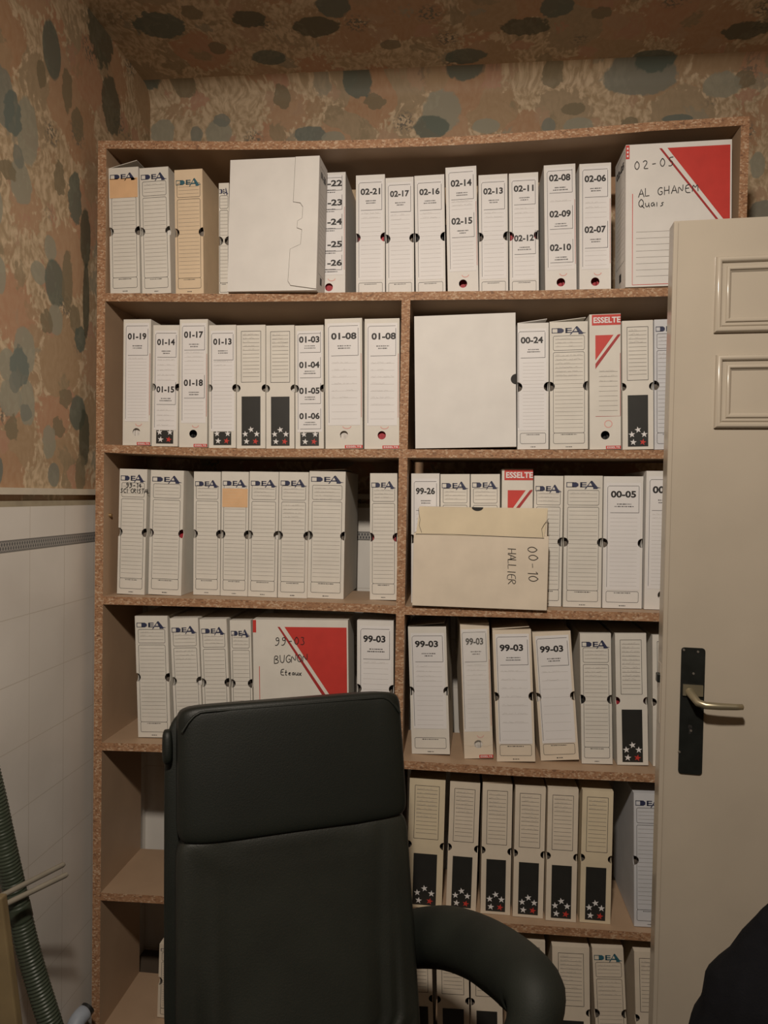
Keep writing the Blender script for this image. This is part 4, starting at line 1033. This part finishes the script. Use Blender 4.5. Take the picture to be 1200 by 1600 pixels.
q = MB(); q.tube([(0, 0.05, 0.39), (0, 0.18, 0.40), (0, 0.245, 0.52), (0, 0.29, 0.68)], [(0.035, 0.012)]*4, 14); q.build('back_bracket', M['plastic'], chair)
for k in range(5):
    a = 2*PI*k/5+0.3; c_, s_ = math.cos(a), math.sin(a)
    q = MB(); q.tube([(0.02*c_, -0.06+0.02*s_, 0.115), (0.15*c_, -0.06+0.15*s_, 0.10), (0.28*c_, -0.06+0.28*s_, 0.075)], [0.024, 0.02, 0.015], 12); lg = q.build('base_leg', M['plastic'], chair)
    q = MB(); e = Vector((0.28*c_, -0.06+0.28*s_, 0.027)); n_ = Vector((-s_, c_, 0))
    for sg in (-1, 1): q.tube([e+n_*sg*0.008, e+n_*sg*0.024], 0.027, 16)
    q.tube([e+Vector((0, 0, 0)), e+Vector((0, 0, 0.05))], 0.007, 8); q.build('caster', M['plastic'], lg)

# ------------------------------------------------------------------ left foreground
hp = [(-40,1080,1.38),(-24,1180,1.39),(-8,1250,1.40),(9,1330,1.41),(26,1405,1.42),(43,1480,1.42),(60,1540,1.42),(79,1600,1.42),(104,1680,1.42),(140,1770,1.42)]
hpts = smooth([onY(*p) for p in hp], 50)
end = hpts[-1]
hpts += [end+Vector((0.03, 0.0, -0.05))*t for t in (0.5, 1.0, 1.5)]
while hpts[-1].z > 0.03: hpts.append(hpts[-1]+Vector((0.004, 0.0, -0.012)))
rs = []; acc = 0.0
zj = onY(30, 1425, 1.42).z
dense = []
for a, b2 in zip(hpts, hpts[1:]):
    n = max(1, int((b2-a).length/0.0014))
    for k in range(n): dense.append(a+(b2-a)*(k/n))
for i, p in enumerate(dense):
    acc += (p-dense[i-1]).length if i else 0
    smoothpart = abs(p.z-zj) < 0.016
    rs.append(0.0245 if smoothpart else 0.0225+0.0016*math.sin(2*PI*acc/0.0078))
q = MB(); q.tube(dense, rs, 18); ho = q.build('corrugated_hose', M['hose'])
tag(ho, 'dark green corrugated hose hanging down at the left edge before the tiled wall', 'hose')

rail = thing('swivel_rail', 'pair of thin metal rail arms sticking out across the green hose', 'towel rail', (XL, 0.93, 0.80))
q = MB(); q.box((0, -0.03, -0.07), (0.012, 0.03, 0.05)); q.box((0.012, -0.012, -0.05), (0.035, 0.012, 0.03)); q.build('wall_bracket', M['rod'], rail, bevel=0.003)
base = Vector((XL, 0.93, 0.80))
for (tip, tail) in (((98.5,1351,1.45),(0,1401,1.34)), ((103,1367,1.43),(0,1417,1.32))):
    a = onY(*tip); b2 = onY(*tail); d = (b2-a).normalized()
    t = (XL+0.024-a.x)/d.x; root_ = a+d*t
    q = MB(); q.tube([root_-base, a-base-(-d)*0.0, a-base-d*0.004], [0.0058, 0.0058, 0.0036], 12); q.build('rail_arm', M['rod'], rail)
    rail['note_y'] = 0.0
if 'note_y' in rail: del rail['note_y']
pr = [onY(4, 1420, 1.22), onY(26, 1600, 1.22)]
dv = (pr[1]-pr[0]).normalized(); p_lo = pr[0]+dv*((0.0-pr[0].z)/dv.z); p_hi = pr[0]-dv*0.02
q = MB(); W_ = Vector((-0.09, -0.01, 0)); Tn = Vector((0, 0.018, 0))
vs = [p_lo, p_lo+W_, p_lo+W_+Tn, p_lo+Tn, p_hi, p_hi+W_, p_hi+W_+Tn, p_hi+Tn]
q.add(vs, [(0,3,2,1),(4,5,6,7),(0,1,5,4),(1,2,6,5),(2,3,7,6),(3,0,4,7)])
tag(q.build('wooden_plank', M['plank'], bevel=0.003, merge=True), 'tan wooden plank upright at the lower left edge, below the rail arms', 'plank')
a = onY(134, 1580, 1.79); b2 = onY(112, 1616, 1.74); d = (b2-a).normalized(); c = a+d*((0.005-a.z)/d.z)
bt = thing('plastic_tube', 'pale blue plastic tube with dark open end at the foot of the bookcase', 'tube', (c.x, c.y, 0))
o_ = Vector((c.x, c.y, 0))
mid = onY(116, 1606, 1.75)
low = Vector((mid.x-0.0, mid.y-0.05, 0.02))
q = MB(); q.tube(smooth([low-o_, mid-o_, a-o_], 6), [0.022]*12+[0.018], 18, cap=False); q.build('tube_body', M['blue'], bt)
q = MB(); dd = (a-mid).normalized(); q.tube([a-o_-dd*0.004, a-o_+dd*0.010], [0.0195, 0.0195], 18); q.build('dark_open_end', M['plastic'], bt)  # solid black cap stands in for the shade inside the open end

# ------------------------------------------------------------------ black jacket over a chair back, right foreground
JY = 0.84
jc = onY(1200, 1500, JY)
stool = thing('wooden_chair', 'plain wooden chair under the black jacket at the right edge', 'chair', (jc.x+0.22, JY+0.02, 0), (0, 0, 0))
q = MB(); q.box((-0.20, -0.42, 0.43), (0.20, -0.02, 0.455)); q.build('seat', M['plank'], stool, bevel=0.006)
for sx in (-1, 1):
    q = MB(); q.box((sx*0.18-0.016, -0.40, 0), (sx*0.18+0.016, -0.37, 0.43)); q.build('leg', M['plank'], stool)
    q = MB(); q.box((sx*0.18-0.016, -0.015, 0), (sx*0.18+0.016, 0.015, 0.90)); q.build('leg', M['plank'], stool)
q = MB(); q.box((-0.18, -0.012, 0.74), (0.18, 0.012, 0.89)); q.build('backrest', M['plank'], stool)
prof = [(1225,1395),(1200,1422),(1190,1437),(1168,1462),(1148,1492),(1130,1508),(1114,1526),(1109,1560),(1104,1578),(1092,1598),(1082,1640),(1076,1720),(1072,1800)]
pr = [onY(x, y, JY) for x, y in prof]
q = MB(); vs = []; nseg = 40; xc = jc.x+0.22
for i, p in enumerate(pr):
    rx = xc-p.x; t = i/(len(pr)-1); ry = 0.026+0.085*t**0.6
    for k in range(nseg):
        a = 2*PI*k/nseg; ca, sa = math.cos(a), math.sin(a)
        fold = 1+(0.10*math.sin(11*ca+0.6*i)+0.08*math.sin(5*ca+1.0))*abs(sa)*t
        vs.append((xc+rx*math.copysign(abs(ca)**0.8, ca), JY+0.02+ry*fold*sa, p.z-0.014+0.008*(1-t)*math.cos(2*ca)))
fs = [(i*nseg+k, i*nseg+(k+1) % nseg, (i+1)*nseg+(k+1) % nseg, (i+1)*nseg+k) for i in range(len(pr)-1) for k in range(nseg)]
q.add(vs, fs, 0, True)
top = vs[:nseg]; ridge = [(xc+(x-xc)*0.8, JY+0.02+(y-JY-0.02)*0.15, z+0.012) for x, y, z in top]     # cloth closes softly over the chair back
q.add(top+ridge, [(k, (k+1) % nseg, nseg+(k+1) % nseg, nseg+k)[::-1] for k in range(nseg)], 0, True); q.add(ridge, [tuple(range(nseg))], 0, True)
for sx in (-1, 1):                                                      # sleeves hang down at both sides
    q.tube([(xc+sx*0.135, JY-0.045, pr[5].z-0.03), (xc+sx*0.142, JY-0.080, pr[9].z-0.02), (xc+sx*0.135, JY-0.100, pr[11].z), (xc+sx*0.130, JY-0.100, pr[12].z-0.12)], [0.035, 0.050, 0.048, 0.042], 18)
jk = q.build('black_jacket', M['jacket'], merge=True)
tag(jk, 'black jacket hung over a chair back at the bottom right, in front of the door', 'jacket')
